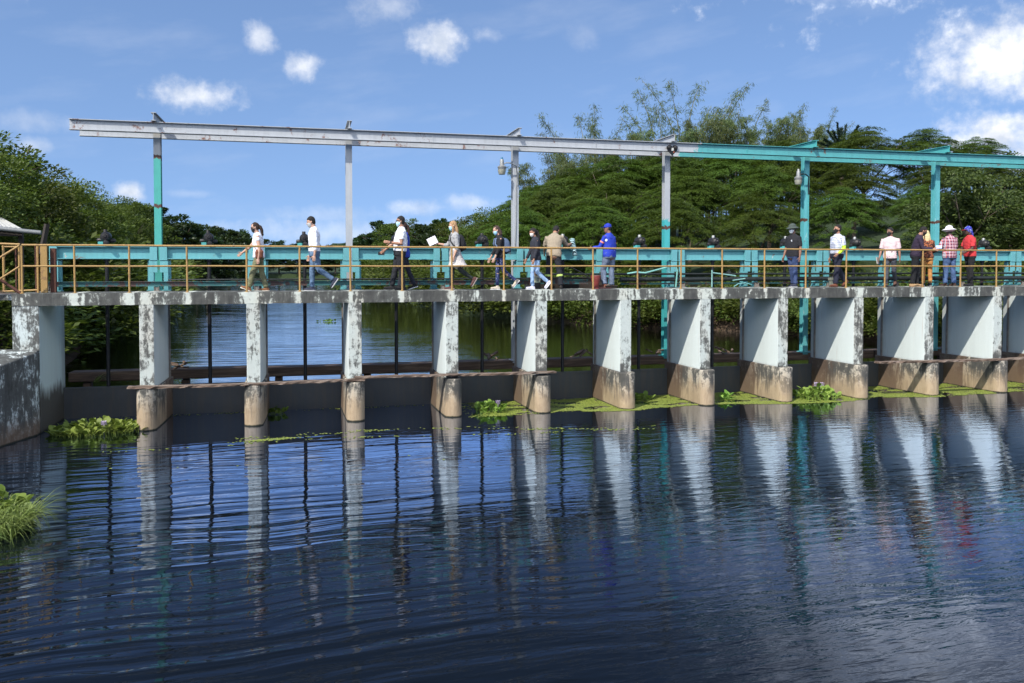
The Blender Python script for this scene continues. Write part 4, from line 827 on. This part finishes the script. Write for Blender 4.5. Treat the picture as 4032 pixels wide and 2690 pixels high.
# things standing on the walkway
bk=empty('bucket',(6.0,.95,0),'paint-stained pale bucket with wire handle standing on a can','bucket')
MB().lathe([(.115,.17),(.15,.43),(.158,.43),(.158,.455),(.15,.455),(.14,.42),(.11,.20)],(0,0,0),'z',24).build('pail',paint('paint_splashed_plastic',(.50,.50,.34),chip=(.18,.30,.25),amt=.52,ramt=.62),bk,True)
MB().lathe([(.15,.30),(.157,.305),(.157,.32),(.15,.325)],(0,0,0),'z',24).build('rib',M['galv'],bk,True)
MB().tube([(.155*math.cos(q),-.05-.05*math.sin(q)*0-.11*math.sin(q),.43-.18*math.sin(q)) for q in np.linspace(0,PI,14)],.006,6).build('handle',M['galv'],bk,True)
o=MB().lathe([(.12,.0),(.125,.0),(.125,.168),(.12,.168)],(6.0,.95,0),'z',20).build('can',M['iron'],None,True); tag(o,'dark greasy can under the paint-stained bucket','can')
jk=empty('pump',(7.62,.75,0),'red hand pump standing on the walkway by the rail','pump')
MB().lathe([(.13,.36),(.135,.34),(.12,.22),(.085,.10),(.075,.03),(.10,.0)][::-1],(0,0,0),'z',18).build('pump_body',plain('scuffed_red_paint',(.20,.035,.028),.5,0,.4,12,.15),jk,True)
MB().box(-.02,.42,-.06,.06,.0,.035).build('pump_base',plain('rusty_red',(.12,.035,.03),.7,0,.4,12),jk,bevel=.005)
MB().tube([(-.02,0,.2),(-.35,.05,.42),(-.75,.1,.62)],.012,8).build('pump_handle',M['iron'],jk,True)
o=MB().box(7.92,8.22,.72,.98,.0,.06).box(7.9,8.24,.70,1.0,.06,.085); o=o.build('step_block',M['darkwood'],None,bevel=.006); tag(o,'low dark block under the boot of the man in blue jacket','block')
o=MB().lathe([(.03,0),(.035,.02),(.035,.12),(.015,.16),(.014,.2)],(6.42,1.35,.28),'z',14).build('bottle',plain('pale_green_plastic',(.28,.55,.42),.35),None,True); tag(o,'pale green bottle hanging behind the woman in dark shirt','bottle')
o=MB().tube([(5.55,.7,.012),(5.7,.75,.015),(5.85,.85,.09),(5.92,.95,.15)],.012,6).build('cable',M['pipe'],None,True); tag(o,'short grey hose lying beside the bucket','hose')

# ------------------------------------------------------------------ plants
def leafmat(name,c1,c2,trans=.35,patch=None):
    def f(s):
        g=s.n('ShaderNodeNewGeometry'); ri=g.outputs['Random Per Island']; oi=s.n('ShaderNodeObjectInfo').outputs['Random']
        n=s.noise(s.obj(),.9,3)
        c=s.mix(s.math('ADD',s.math('MULTIPLY',ri,.6),s.math('MULTIPLY',n,.4)),c1,c2)
        h=s.n('ShaderNodeHueSaturation'); s.put(h.inputs['Color'],c); s.put(h.inputs['Hue'],s.math('ADD',.476,s.math('MULTIPLY',oi,.045))); s.put(h.inputs['Value'],s.math('ADD',.7,s.math('MULTIPLY',oi,.6)))
        s.put(s.bsdf.inputs['Base Color'],h.outputs[0]); s.bsdf.inputs['Roughness'].default_value=.5; s.bsdf.inputs['Specular IOR Level'].default_value=.35
        t=s.n('ShaderNodeBsdfTranslucent'); h2=s.mix(.5,h.outputs[0],(.10,.16,.01)); s.put(t.inputs[0],h2)
        m=s.n('ShaderNodeMixShader'); m.inputs[0].default_value=trans; s.L.new(s.bsdf.outputs[0],m.inputs[1]); s.L.new(t.outputs[0],m.inputs[2]); s.L.new(m.outputs[0],s.out.inputs[0])
    return mat(name,f)
LM={'layer':leafmat('feathery_leaf',(.036,.066,.009),(.115,.17,.023)),'broad':leafmat('broad_leaf',(.036,.062,.011),(.15,.195,.036)),'far':leafmat('far_leaf',(.016,.038,.015),(.045,.08,.026),.2),
    'bamboo':leafmat('bamboo_leaf',(.065,.10,.03),(.15,.19,.06)),'almond':leafmat('almond_leaf',(.035,.06,.015),(.12,.16,.04)),'palm':leafmat('dark_palm_leaf',(.008,.02,.012),(.015,.035,.02),.1),
    'hya':leafmat('hyacinth_leaf',(.09,.19,.02),(.38,.52,.11)),'grass':leafmat('grass_blade',(.13,.24,.04),(.36,.46,.14))}
BARK=plain('grey_brown_bark',(.10,.075,.055),.9,0,.5,5,.6)
CULM=plain('bamboo_culm',(.14,.13,.05),.6,0,.4,4)
def quads(c,d,n,L,W):
    c=np.asarray(c);d=np.asarray(d);n=np.asarray(n)
    d=d/np.linalg.norm(d,axis=1,keepdims=True); sd=np.cross(d,n); sd/=np.maximum(np.linalg.norm(sd,axis=1,keepdims=True),1e-6)
    L=np.asarray(L)[:,None]/2; W=np.asarray(W)[:,None]/2
    nn=np.cross(sd,d)
    v=np.stack([c-d*L,c+sd*W+nn*W*.3,c+d*L,c-sd*W+nn*W*.3],1).reshape(-1,3); return v
def qmesh(name,v,m):
    k=len(v)//4; me=D.meshes.new(name); me.vertices.add(len(v)); me.vertices.foreach_set('co',v.astype('f').ravel())
    me.loops.add(len(v)); me.loops.foreach_set('vertex_index',np.arange(len(v),dtype='i')); me.polygons.add(k); me.polygons.foreach_set('loop_start',np.arange(0,len(v),4,dtype='i'))
    me.polygons.foreach_set('loop_total',np.full(k,4,'i')) if bpy.app.version<(4,1,0) else None
    me.update(calc_edges=True); me.validate(); me.materials.append(m); return me
def unit(n): a=rng.normal(size=(n,3)); return a/np.linalg.norm(a,axis=1,keepdims=True)
def crown_layer(seed,Rr=5.0,H=9.0,pads=175,per=290):
    out=[]
    for i in range(pads):
        u=rng.random(); r=Rr*math.sqrt(u); th=rng.random()*2*PI
        top=H-3.0*(r/Rr)**2+.5*math.sin(3*th+seed)
        z=top-rng.random()**1.5*(2.2 if r<Rr*.6 else 5.0*(r/Rr))
        z=max(z,.8+rng.random()*.6)
        pr=rng.uniform(.7,1.5); cx,cy=r*math.cos(th),r*math.sin(th)
        tilt=.30*(r/Rr)+.08; rad=np.array([math.cos(th),math.sin(th),0.]); N=np.array([math.cos(th)*tilt,math.sin(th)*tilt,1.]); N/=np.linalg.norm(N)
        e1=rad-N*rad.dot(N); e1/=np.linalg.norm(e1); e2=np.cross(N,e1)
        q=np.sqrt(rng.random(per))*pr; a=rng.random(per)*2*PI
        lob=1+.35*np.sin(a*rng.integers(3,6)+rng.random()*6)
        q=q*lob
        c=np.array([cx,cy,z])+e1*(q*np.cos(a)*1.15)[:,None]+e2*(q*np.sin(a)*.8)[:,None]+N*(rng.normal(size=per)*.06-.10*(q/pr)**2)[:,None]
        dd=e1*(np.cos(a)+.6)[:,None]+e2*np.sin(a)[:,None]+unit(per)*.35; nn=N+unit(per)*.45
        out.append(quads(c,dd,nn,rng.uniform(.13,.27,per),rng.uniform(.055,.10,per)))
    return np.concatenate(out)
def crown_broad(seed,Rr=3.2,H=8.0,cl=130,per=150,L=.19,W=.10,zl=.4,droop=0):
    out=[]
    for i in range(cl):
        u=unit(1)[0]; q=rng.random()**.4
        zc=(H+zl)/2; hz=(H-zl)/2
        p=np.array([u[0]*Rr*q,u[1]*Rr*q,zc+u[2]*hz*q]); bul=1+.28*math.sin(2.7*u[0]*3+seed)*math.sin(3.1*u[2]*2+seed*2); p[:2]*=bul
        if p[2]<zc: p[:2]*=1.05
        rr=rng.uniform(.45,.95)*min(1,Rr/3.2+.3)
        v=unit(per)*(rng.random(per)**.45)[:,None]*rr*np.array([1.15,1.15,.62])
        c=p+v; out_=v/rr+np.array([u[0],u[1],.35-droop])*.6
        dd=out_+unit(per)*.5; nn=np.array([0,0,1.])+unit(per)*.7+np.array([u[0],u[1],0])*.3
        out.append(quads(c,dd,nn,rng.uniform(L*.7,L*1.35,per),rng.uniform(W*.7,W*1.3,per)))
    return np.concatenate(out)
def trunk_mb(H,Rr,r0,n=5,fork=.3):
    m=MB(); a=random.random()*6
    pts=[(0,0,-1.2),(0,0,0),(.08*math.cos(a),.08*math.sin(a),H*fork*.6),(.15*math.cos(a),.15*math.sin(a),H*fork)]
    m.tube(pts,[r0*1.3,r0*1.1,r0*.85,r0*.75],9)
    for k in range(n):
        t=a+2*PI*k/n+random.uniform(-.4,.4); q=random.uniform(.5,.85); p=Vector(pts[-1]); e=Vector((Rr*q*math.cos(t),Rr*q*math.sin(t),H*random.uniform(.6,.88)))
        mid=p.lerp(e,.5)+Vector((0,0,-H*.03)); m.tube([p-Vector((0,0,.1)),p.lerp(mid,.5)+Vector((0,0,.1)),mid,e],[r0*.6,r0*.42,r0*.28,r0*.08],7)
        for z in range(2):
            t2=t+random.uniform(-.9,.9); f=mid.lerp(e,.3); m.tube([f,f+Vector((math.cos(t2)*Rr*.25,math.sin(t2)*Rr*.25,H*.08)),f+Vector((math.cos(t2)*Rr*.42,math.sin(t2)*Rr*.42,H*.11))],[r0*.2,r0*.12,r0*.04],5)
    return m
def proto(name,crownv,leaf,H,trunk):
    o=D.objects.new(name,None); o.empty_display_size=.3
    cm=D.objects.new('crown',qmesh('crown',crownv,leaf)); cm.parent=o
    tm_=MB(); me=D.meshes.new('trunk'); me.from_pydata(trunk.v,[],trunk.f); me.polygons.foreach_set('use_smooth',[True]*len(me.polygons)); me.materials.append(BARK if name!='bamboo_clump' else CULM)
    t=D.objects.new('trunk' if name!='bamboo_clump' else 'culms',me); t.parent=o
    o['H']=H; return o
_ps={}
def plant(P,x,y,ztop,label,cat,group=None,wide=1.0,zb=None,rot=None,lean=0):
    z0=float(ground_z(x,y))-.1 if zb is None else zb
    k=(ztop-z0)/P['H']; o=P.copy(); COL.objects.link(o); del o['H']
    for ch in P.children:
        c=ch.copy(); COL.objects.link(c); c.parent=o
    o.location=(x,y,z0); o.scale=(k*wide,k*wide,k); o.rotation_euler=(0,lean,rng.random()*6.28 if rot is None else rot)
    return tag(o,label,cat,group)
LAY=[proto('feathery_tree',crown_layer(i),LM['layer'],9.0,trunk_mb(9,5,.22)) for i in range(3)]
BRO=[proto('broadleaf_tree',crown_broad(i),LM['broad'],8.0,trunk_mb(8,3,.16)) for i in range(3)]
FAR=[proto('broadleaf_tree',crown_broad(i+5,3.4,8,70,120,.34,.2,.2),LM['far'],8.0,trunk_mb(8,3,.16)) for i in range(2)]
ALM=[proto('almond_tree',crown_broad(i+9,3.6,7.5,120,120,.27,.13,.4,.9),LM['almond'],7.5,trunk_mb(7.5,3.4,.17)) for i in range(2)]
BUS=[proto('bush',crown_broad(i+20,1.7,2.4,50,110,.16,.08,0.0,.2),LM['broad'],2.4,trunk_mb(2.4,1.5,.05)) for i in range(2)]
def bamboo(seed,H=12.,culms=11,spread=1.3,per=30,dense=False):
    m=MB(); out=[]
    for k in range(culms):
        a=rng.random()*6.28; b=np.array([math.cos(a)*rng.random()*spread*.5,math.sin(a)*rng.random()*spread*.5,0]); h=H*rng.uniform(.62,1.0); bend=rng.uniform(.08,.30)*H
        ts=np.linspace(0,1,12); P=[b+np.array([math.cos(a)*bend*t**2.2,math.sin(a)*bend*t**2.2,h*(t-.10*t**4)]) for t in ts]
        m.tube([(0 if False else p[0],p[1],p[2]-(1 if i==0 else 0)) for i,p in enumerate(P)],[.05*(1-.85*t)+.008 for t in ts],5)
        for j in range(int((85 if not dense else 46)*h/H)):
            t=rng.uniform(.30 if not dense else .15,1.0)**.8; p=np.array([np.interp(t,ts,[q[i] for q in P]) for i in range(3)])
            th=rng.random()*6.28; ln=(1.25-.75*t)*rng.uniform(.45,1.15)*(1 if not dense else 1.3)
            dv=np.array([math.cos(th),math.sin(th),.45]); n=int(per*(.4+.6*ln)); s_=rng.random(n)**.7
            c=p+dv*(s_*ln)[:,None]+np.array([0,0,-.5])*(s_**2*ln*.7)[:,None]+unit(n)*.17
            dd=dv*.5+np.array([0,0,-.75])+unit(n)*.55
            out.append(quads(c,dd,unit(n)+np.array([0,0,.4]),rng.uniform(.24,.44,n),rng.uniform(.026,.042,n)))
    return np.concatenate(out),m
BAM=[]
for i in range(3):
    v,m=bamboo(i,12,10,2.8,11); BAM.append(proto('bamboo_clump',v,LM['bamboo'],12.,m))
v,m=bamboo(7,9,20,2.6,42,True); BAD=proto('bamboo_clump',v,LM['bamboo'],9.,m)
# wooded hill on the right
for (x,y,z) in [(16,31,1.5),(19,26,1.6),(23,20.5,1.5),(27.5,18.5,1.6),(32.5,17,1.8),(37,17,2),(42,18,2),(47,19,2.4),(13,39,2.5),(14,47,3.5)]:
    plant(LAY[int(x)%3],x,y,z,'low feathery green growth under the trees of the right bank','tree','low feathery growth on the right bank',1.5)
n=0
for (x,y,z) in [(14.2,34,4.4),(17.5,28.5,4.6),(21,24.5,4.4),(25,22,4.6),(29.5,20.5,4.9),(34,19.5,5.1),(39,19.5,5.0),(44.5,20.5,5.2)]:
    plant(LAY[n%3],x,y,z,'feathery layered green tree low on the wooded right bank','tree','feathery trees low on the right bank',.95); n+=1
for (x,y,z) in [(18,40,6.3),(21.5,36,6.9),(25.5,31.5,7.0),(30,29,7.2),(35,27,7.3),(40.5,26,7.4),(46.5,27,7.5),(52,28,7.8)]:
    plant(LAY[n%3],x,y,z,'feathery layered green tree halfway up the wooded right hill','tree','feathery trees on the right hill',.95); n+=1
for (x,y,z) in [(18.6,46,7.0),(22,47,8.6),(26,47,9.6),(30.5,46,10.4),(35,43,10.4),(38.5,40,10.6),(43,36.5,11.3),(47.5,35,11.2),(53,36,10.9),(50,33,9.9)]:
    plant(LAY[n%3],x,y,z,'feathery flat-topped tree on the crest of the right hill','tree','feathery trees on the hill crest',1.0); n+=1
for i,(x,y,z) in enumerate([(24.6,56,13.2),(27.6,56,15.4),(31.5,57,15.6),(35.2,56,19.2),(38.6,57,18.6),(43,57,17.6),(46.5,56,16.2),(50.5,54,15.4)]):
    plant(BAM[i%3],x,y,z+2.6,['airy bamboo clump leaning over the left shoulder of the hill','airy bamboo clump rising above the grey beam','airy bamboo clump above the hoist trolley, left of the tallest','tallest airy bamboo clump on the hill','tall airy bamboo clump right of the tallest','airy bamboo clump with drooping tips near the middle of the stand','broad airy bamboo clump left of the dark palm','outermost airy bamboo clump beside the dark palm'][i],'bamboo','bamboo clumps on the hill',1.0)
for i,(x,y,z) in enumerate([(20.5,50,8.8),(24.5,51,10.0),(28.5,52,11.6),(33,52,12.6),(37.5,52,13.6),(42,51,14.0),(46,50,13.4),(49.5,49,12.4)]):
    plant(BAD,x,y,z+1.8,'dense olive-brown bamboo thicket below the airy bamboo stems','bamboo','dense bamboo on the hill',1.0)
for i,(x,y,z) in enumerate([(31.5,13.5,5.6),(36,15.5,6.4),(41,16.5,6.6),(33.5,10.5,3.2)]):
    plant(ALM[i%2],x,y,z,['large-leaved pale green tree behind the two people at the far right','large-leaved pale green tree at the right edge','large-leaved tree half out of the picture at the right edge','low large-leaved tree drooping behind the red T-shirt'][i],'tree','large-leaved trees at the right',1.0)
# dark spiky palm on the crest
v=[]; m=MB()
m.tube([(0,0,-1),(0,0,4.6)],[.16,.12],8)
for k in range(26):
    a=k*2.399; e=rng.uniform(.1,1.35); L=rng.uniform(1.9,2.5); d0=np.array([math.cos(a)*math.cos(e),math.sin(a)*math.cos(e),math.sin(e)])
    for t in np.linspace(.12,1,26):
        p=np.array([0,0,4.5])+d0*L*t+np.array([0,0,-.35*t*t*math.cos(e)])
        u=unit(9); v.append(quads(p+u*.06,d0*.9+u*.8,unit(9),np.full(9,.30),np.full(9,.06)))
PAL=proto('palm_tree',np.concatenate(v),LM['palm'],6.9,m)
plant(PAL,47.0,45,13.7,'dark spiky palm crown standing out on the hill crest','palm tree')
# bushes along the right shore
for i,(x,y,h) in enumerate([(12.3,31.5,1.6),(11.4,38,1.5),(10.6,45,1.4),(9.3,53,1.6),(8.2,60,1.5),(15.7,21.6,.2),(14.4,25.5,.6),(17.6,20.0,-.2),(21.5,17.6,.2),(24,15,.1),(26.5,13,.2),(7.2,66,1.5),(28,10.5,0.2),(22.8,15.6,.3),(25.2,13.6,.3),(27,11.8,.4),(28.5,8.5,.4),(29.5,6.5,.5),(20.6,18.6,-.1),(30,12,1.2),(26.3,4,-.2),(25.5,6.3,-.3),(24.7,8.5,-.3),(23.9,10.3,-.4),(22.6,12.2,-.5),(21.6,13.8,-.7),(18.2,18.4,-.5),(16.7,19.8,-.3),(13.2,28.5,1.2)]):
    plant(BUS[i%2],x,y,h,'rounded green bush overhanging the right waterline','bush','bushes on the right waterline',1.2,zb=-2.6)
# trees on the left bank
LT=[(-10.6,6,4.2),(-11.5,10,5.3),(-12.3,14.5,6.1),(-12.0,19,5.7),(-12.2,23.5,5.5),(-12.6,28.5,5.6),(-13.4,35,5.6),(-14.3,41,5.8),(-14.9,47,5.9),(-14.8,53,6.5),(-14.8,60,6.5)]
for i,(x,y,z) in enumerate(LT):
    plant(BRO[i%3],x,y,z,'leafy green tree in the dense row along the left bank','tree','leafy trees along the left bank',1.0)
for i,(x,y,z) in enumerate([(-16,12,7.4),(-16.5,20,7),(-17,29,7),(-18,38,7),(-14,9,6.2)]):
    plant(BRO[(i+1)%3],x,y,z,'taller leafy tree standing behind the left bank row','tree','taller trees behind the left bank row',1.0)
for i,(x,y,z) in enumerate([(-9.3,8.5,.6),(-9.4,12.5,1.4),(-9.5,16.5,1.6),(-10.0,21,1.8),(-10.4,26,1.8),(-11,31,1.8),(-11.6,37,1.8),(-12,43,2.0),(-12.3,50,2.0),(-8.9,5.0,.2),(-8.6,18.5,-.6),(-8.9,14.5,-.5)]):
    plant(BUS[i%2],x,y,z,'leafy bush overhanging the water on the left bank','bush','bushes on the left waterline',1.25,zb=-2.6)
for i,(x,y,z) in enumerate([(-15.0,69,7.0),(-14.4,77,6.4),(-14.2,85,6.2),(-13.6,94,5.9),(-13.2,102,6.2),(-12.8,110,6.9),(-11.8,120,6.9),(-10.6,130,7.0),(-17,73,7.6)]):
    plant(FAR[i%2],x,y,z,'dark rounded tree in the distance along the left shore','tree','dark trees far along the left shore',1.15)
for i,(x,y,z) in enumerate([(-9.5,168,7.0),(-5.5,169,6.4),(-1.5,168,6.0),(2.5,168,5.7),(6.5,167,5.8),(10.5,166,6.0),(9.5,150,5.9),(10,135,5.8),(9.5,122,5.9),(-13,160,7),(14,150,6.2)]):
    plant(FAR[i%2],x,y,z,'small dark tree closing the far end of the river','tree','trees at the far end of the river',1.3)
for i,(x,y,z) in enumerate([(8.6,75,6.1),(10.6,71,6.1),(13,80,5.6),(14.6,68,6.0),(16.6,60,6.0),(18,53,6.2),(12.2,62,5.2),(13.8,54,5.4),(15,46,5.6),(9.6,84,5.4),(12,92,5.6),(12.8,47,4.2),(11.8,55,4.2)]):
    plant(BRO[i%3] if i%3 else FAR[0],x,y,z,'mid-distance green tree on the right shore behind the walkers','tree','trees on the right shore behind the walkers',1.1)

# floating plants
def hyacinth(x,y,rx,ry,n,h,label,flowers=0,zb=WD):
    o=empty('water_hyacinth',(x,y,zb),label,'water plant')
    v=[];mb=MB()
    for i in range(n):
        q=math.sqrt(rng.random()); a=rng.random()*6.28; px,py=rx*q*math.cos(a),ry*q*math.sin(a); hh=h*(1.05-.7*q*q)*rng.uniform(.35,1.1); th=rng.random()*6.28; ln=rng.uniform(.02,.08)
        tip=(px+math.cos(th)*ln,py+math.sin(th)*ln,hh)
        mb.tube([(px,py,-.03),(px*.99,py,hh*.6),tip],[.009,.008,.005],4,False)
        r_=rng.uniform(.045,.085); tl=rng.uniform(.2,1.1); d=Vector((math.cos(th)*math.cos(tl),math.sin(th)*math.cos(tl),math.sin(tl))); sd=Vector((-math.sin(th),math.cos(th),0)); c=Vector(tip)+d*r_*.9; nn=d.cross(sd)
        vs=[c+d*(r_*math.cos(w_))+sd*(r_*.85*math.sin(w_))+nn*(.18*r_*abs(math.sin(w_))) for w_ in np.linspace(0,6.28,9)[:-1]]
        mb.add(vs,[tuple(range(8))])
    mb.build('leaves',LM['hya'],o)
    for k in range(flowers):
        a=rng.random()*6.28; px,py=rx*.4*math.cos(a),ry*.4*math.sin(a)-.1; m2=MB(); m2.tube([(px,py,0),(px,py,h*1.2)],.008,5)
        for j in range(7):
            z=h*(1.0+.07*j); t=j*2.4
            for w_ in range(5):
                u=t+w_*1.2566; m2.add([(px,py,z),(px+.05*math.cos(u-.3),py+.05*math.sin(u-.3),z+.02),(px+.065*math.cos(u),py+.065*math.sin(u),z+.01),(px+.05*math.cos(u+.3),py+.05*math.sin(u+.3),z+.02)],[(0,1,2,3)])
        m2.build('flower',cloth((.62,.52,.70)),o)
    return o
hyacinth(-4.55,-.1,.98,.66,400,.19,'large bright water hyacinth mat with one flower, left of the first pier',1)
hyacinth(4.6,.25,.42,.35,90,.20,'small water hyacinth mat with a tall pale flower between the fourth and fifth piers',1)
hyacinth(13.95,.05,.62,.5,180,.30,'tall water hyacinth clump with two pale flowers between two right-hand piers',2)
hyacinth(9.15,1.1,.35,.2,35,.14,'low shaded water hyacinth sprig against the gate left of the seventh pier')
hyacinth(11.4,.5,.22,.2,28,.16,'tiny water hyacinth sprig among duckweed left of the eighth pier')
hyacinth(-.8,1.3,.28,.15,20,.11,'dark shaded water hyacinth sprig against the gate right of the second pier')
hyacinth(5.3,12,.4,.25,26,.13,'floating water hyacinth drifting upstream behind the fourth opening',0,WU)
hyacinth(9.2,15,.4,.3,30,.16,'floating water hyacinth drifting upstream near the right bank',0,WU)
hyacinth(1.2,28,.6,.3,24,.07,'floating water hyacinth drifting far upstream',0,WU)
def blades(x,y,z,n,L,label,kind,spread=.5,bias=(0.5,0)):
    v=[]
    o=empty(kind,(x,y,z),label,'grass' if 'grass' in kind else 'plant')
    for i in range(n):
        a=rng.random()*6.28; b=np.clip(np.array([rng.normal(),rng.normal(),0.]),-1.3,1.3)*spread; d=np.array([math.cos(a)*.5+bias[0],math.sin(a)*.5+bias[1],0]); ln=L*rng.uniform(.45,1.0); w_=rng.uniform(.016,.034); dr=rng.uniform(.55,1.1)
        P=[b+d*ln*t*.8+np.array([0,0,ln*(t*1.0-dr*t*t)]) for t in np.linspace(0,1,6)]
        sd=np.array([-d[1],d[0],0]); sd/=max(1e-6,np.linalg.norm(sd))
        for k in range(5):
            wa=w_*(1-k/5.2); wb=w_*(1-(k+1)/5.2); v.append(np.stack([P[k]-sd*wa/2,P[k]+sd*wa/2,P[k+1]+sd*wb/2,P[k+1]-sd*wb/2]))
    me=qmesh('blades',np.concatenate(v),LM['grass']); c=D.objects.new('blades',me); COL.objects.link(c); c.parent=o; return o
blades(-4.35,-7.45,-3.12,760,1.0,'tall arching grass tuft on the near left bank over the water','grass_clump',.34,(.40,.0))
blades(-4.45,-8.2,-3.12,160,.75,'lower grass tuft trailing into the water at the left edge','grass_clump',.22,(.4,-.1))
hyacinth(-4.45,-6.9,.5,.3,110,.38,'broad-leaved water plant growing behind the tall grass at the left edge')
o=blades(-5.1,2.2,-2.3,16,.75,'bright leaf spray sticking out behind the left abutment','leaf_spray',.04,(.9,0))
# duckweed
def dens(x,y):
    d=0
    e=mnoise.noise(V((x*.45,y*.9,3)))*.35
    if x>3.8: d=max(d,min(1,(y+.46+e-.10*math.sin(x*1.3))/.14)*min(1,(x-3.8)/1.2) if y<1.75 else 0)
    if 6.2<x<7.9 or x>8.2: pass
    hole=mnoise.noise(V((x*1.3,y*2.6,9)))
    d*=1.25 if hole<.16 else .22
    if x<12.2 and y<-.2+.2*math.sin(x*2.1): d*=.8
    # drifting streaks
    s_=math.exp(-((y+1.65+.14*(x-.5)-.35*math.sin(x*.55))/.16)**2)*.55*(1 if -1.5<x<9 else 0)*max(0,mnoise.noise(V((x*1.1,y*5,1)))+.35)
    s2=math.exp(-((y+2.35+.03*x-.2*math.sin(x*.7+1))/.12)**2)*.45*(1 if -4<x<8 else 0)*max(0,mnoise.noise(V((x*1.4,y*6,4)))+.25)
    s3=math.exp(-((y+4.2+.10*x)/.5)**2)*.10*(1 if -4.2<x<3 else 0)*max(0,mnoise.noise(V((x*2.5,y*6,7)))+.2)
    s4=math.exp(-((x+.75)/.55)**2-((y+1.98-.12*(x+.75))/.10)**2)*1.3
    s5=math.exp(-((y-1.62)/.10)**2)*.5*(1 if x<4 else 0)*max(0,mnoise.noise(V((x*.9,2,2)))+.4)
    return max(d,s_,s2,s3,s4,s5)
vs=[]
cell=.04
for ix in range(int((24+4.4)/cell)):
    x=-4.4+ix*cell
    for iy in range(int((1.75+5.2)/cell)):
        y=-5.2+iy*cell
        if y<-2.9 and x>3: continue
        dd=dens(x,y)
        if dd<.04: continue
        if dd+.45*mnoise.noise(V((x*4.5,y*7,0)))*min(1,dd+.2) > (rng.random()*.9+.06 if dd<.55 else .35+.12*rng.random()):
            s_=cell*rng.uniform(.55,.85); a=rng.random()*.8; cx,cy=x+rng.uniform(-.012,.012),y+rng.uniform(-.012,.012)
            ca,sa=math.cos(a)*s_,math.sin(a)*s_; z=WD+.004+rng.random()*.004
            vs+= [(cx+ca,cy+sa,z),(cx-sa,cy+ca,z),(cx-ca,cy-sa,z),(cx+sa,cy-ca,z)]
M['duckweed']=mat('duckweed',lambda s:{'Base Color':s.mix(s.n('ShaderNodeNewGeometry').outputs['Random Per Island'],s.mix(s.noise(s.pos(),2,3),(.13,.19,.02),(.22,.27,.035)),(.26,.31,.06)),'Roughness':.7})
o=D.objects.new('duckweed',qmesh('duckweed',np.array(vs),M['duckweed'])); COL.objects.link(o); tag(o,'yellow-green duckweed film drifting on the water in front of the gates','duckweed',None,'stuff')
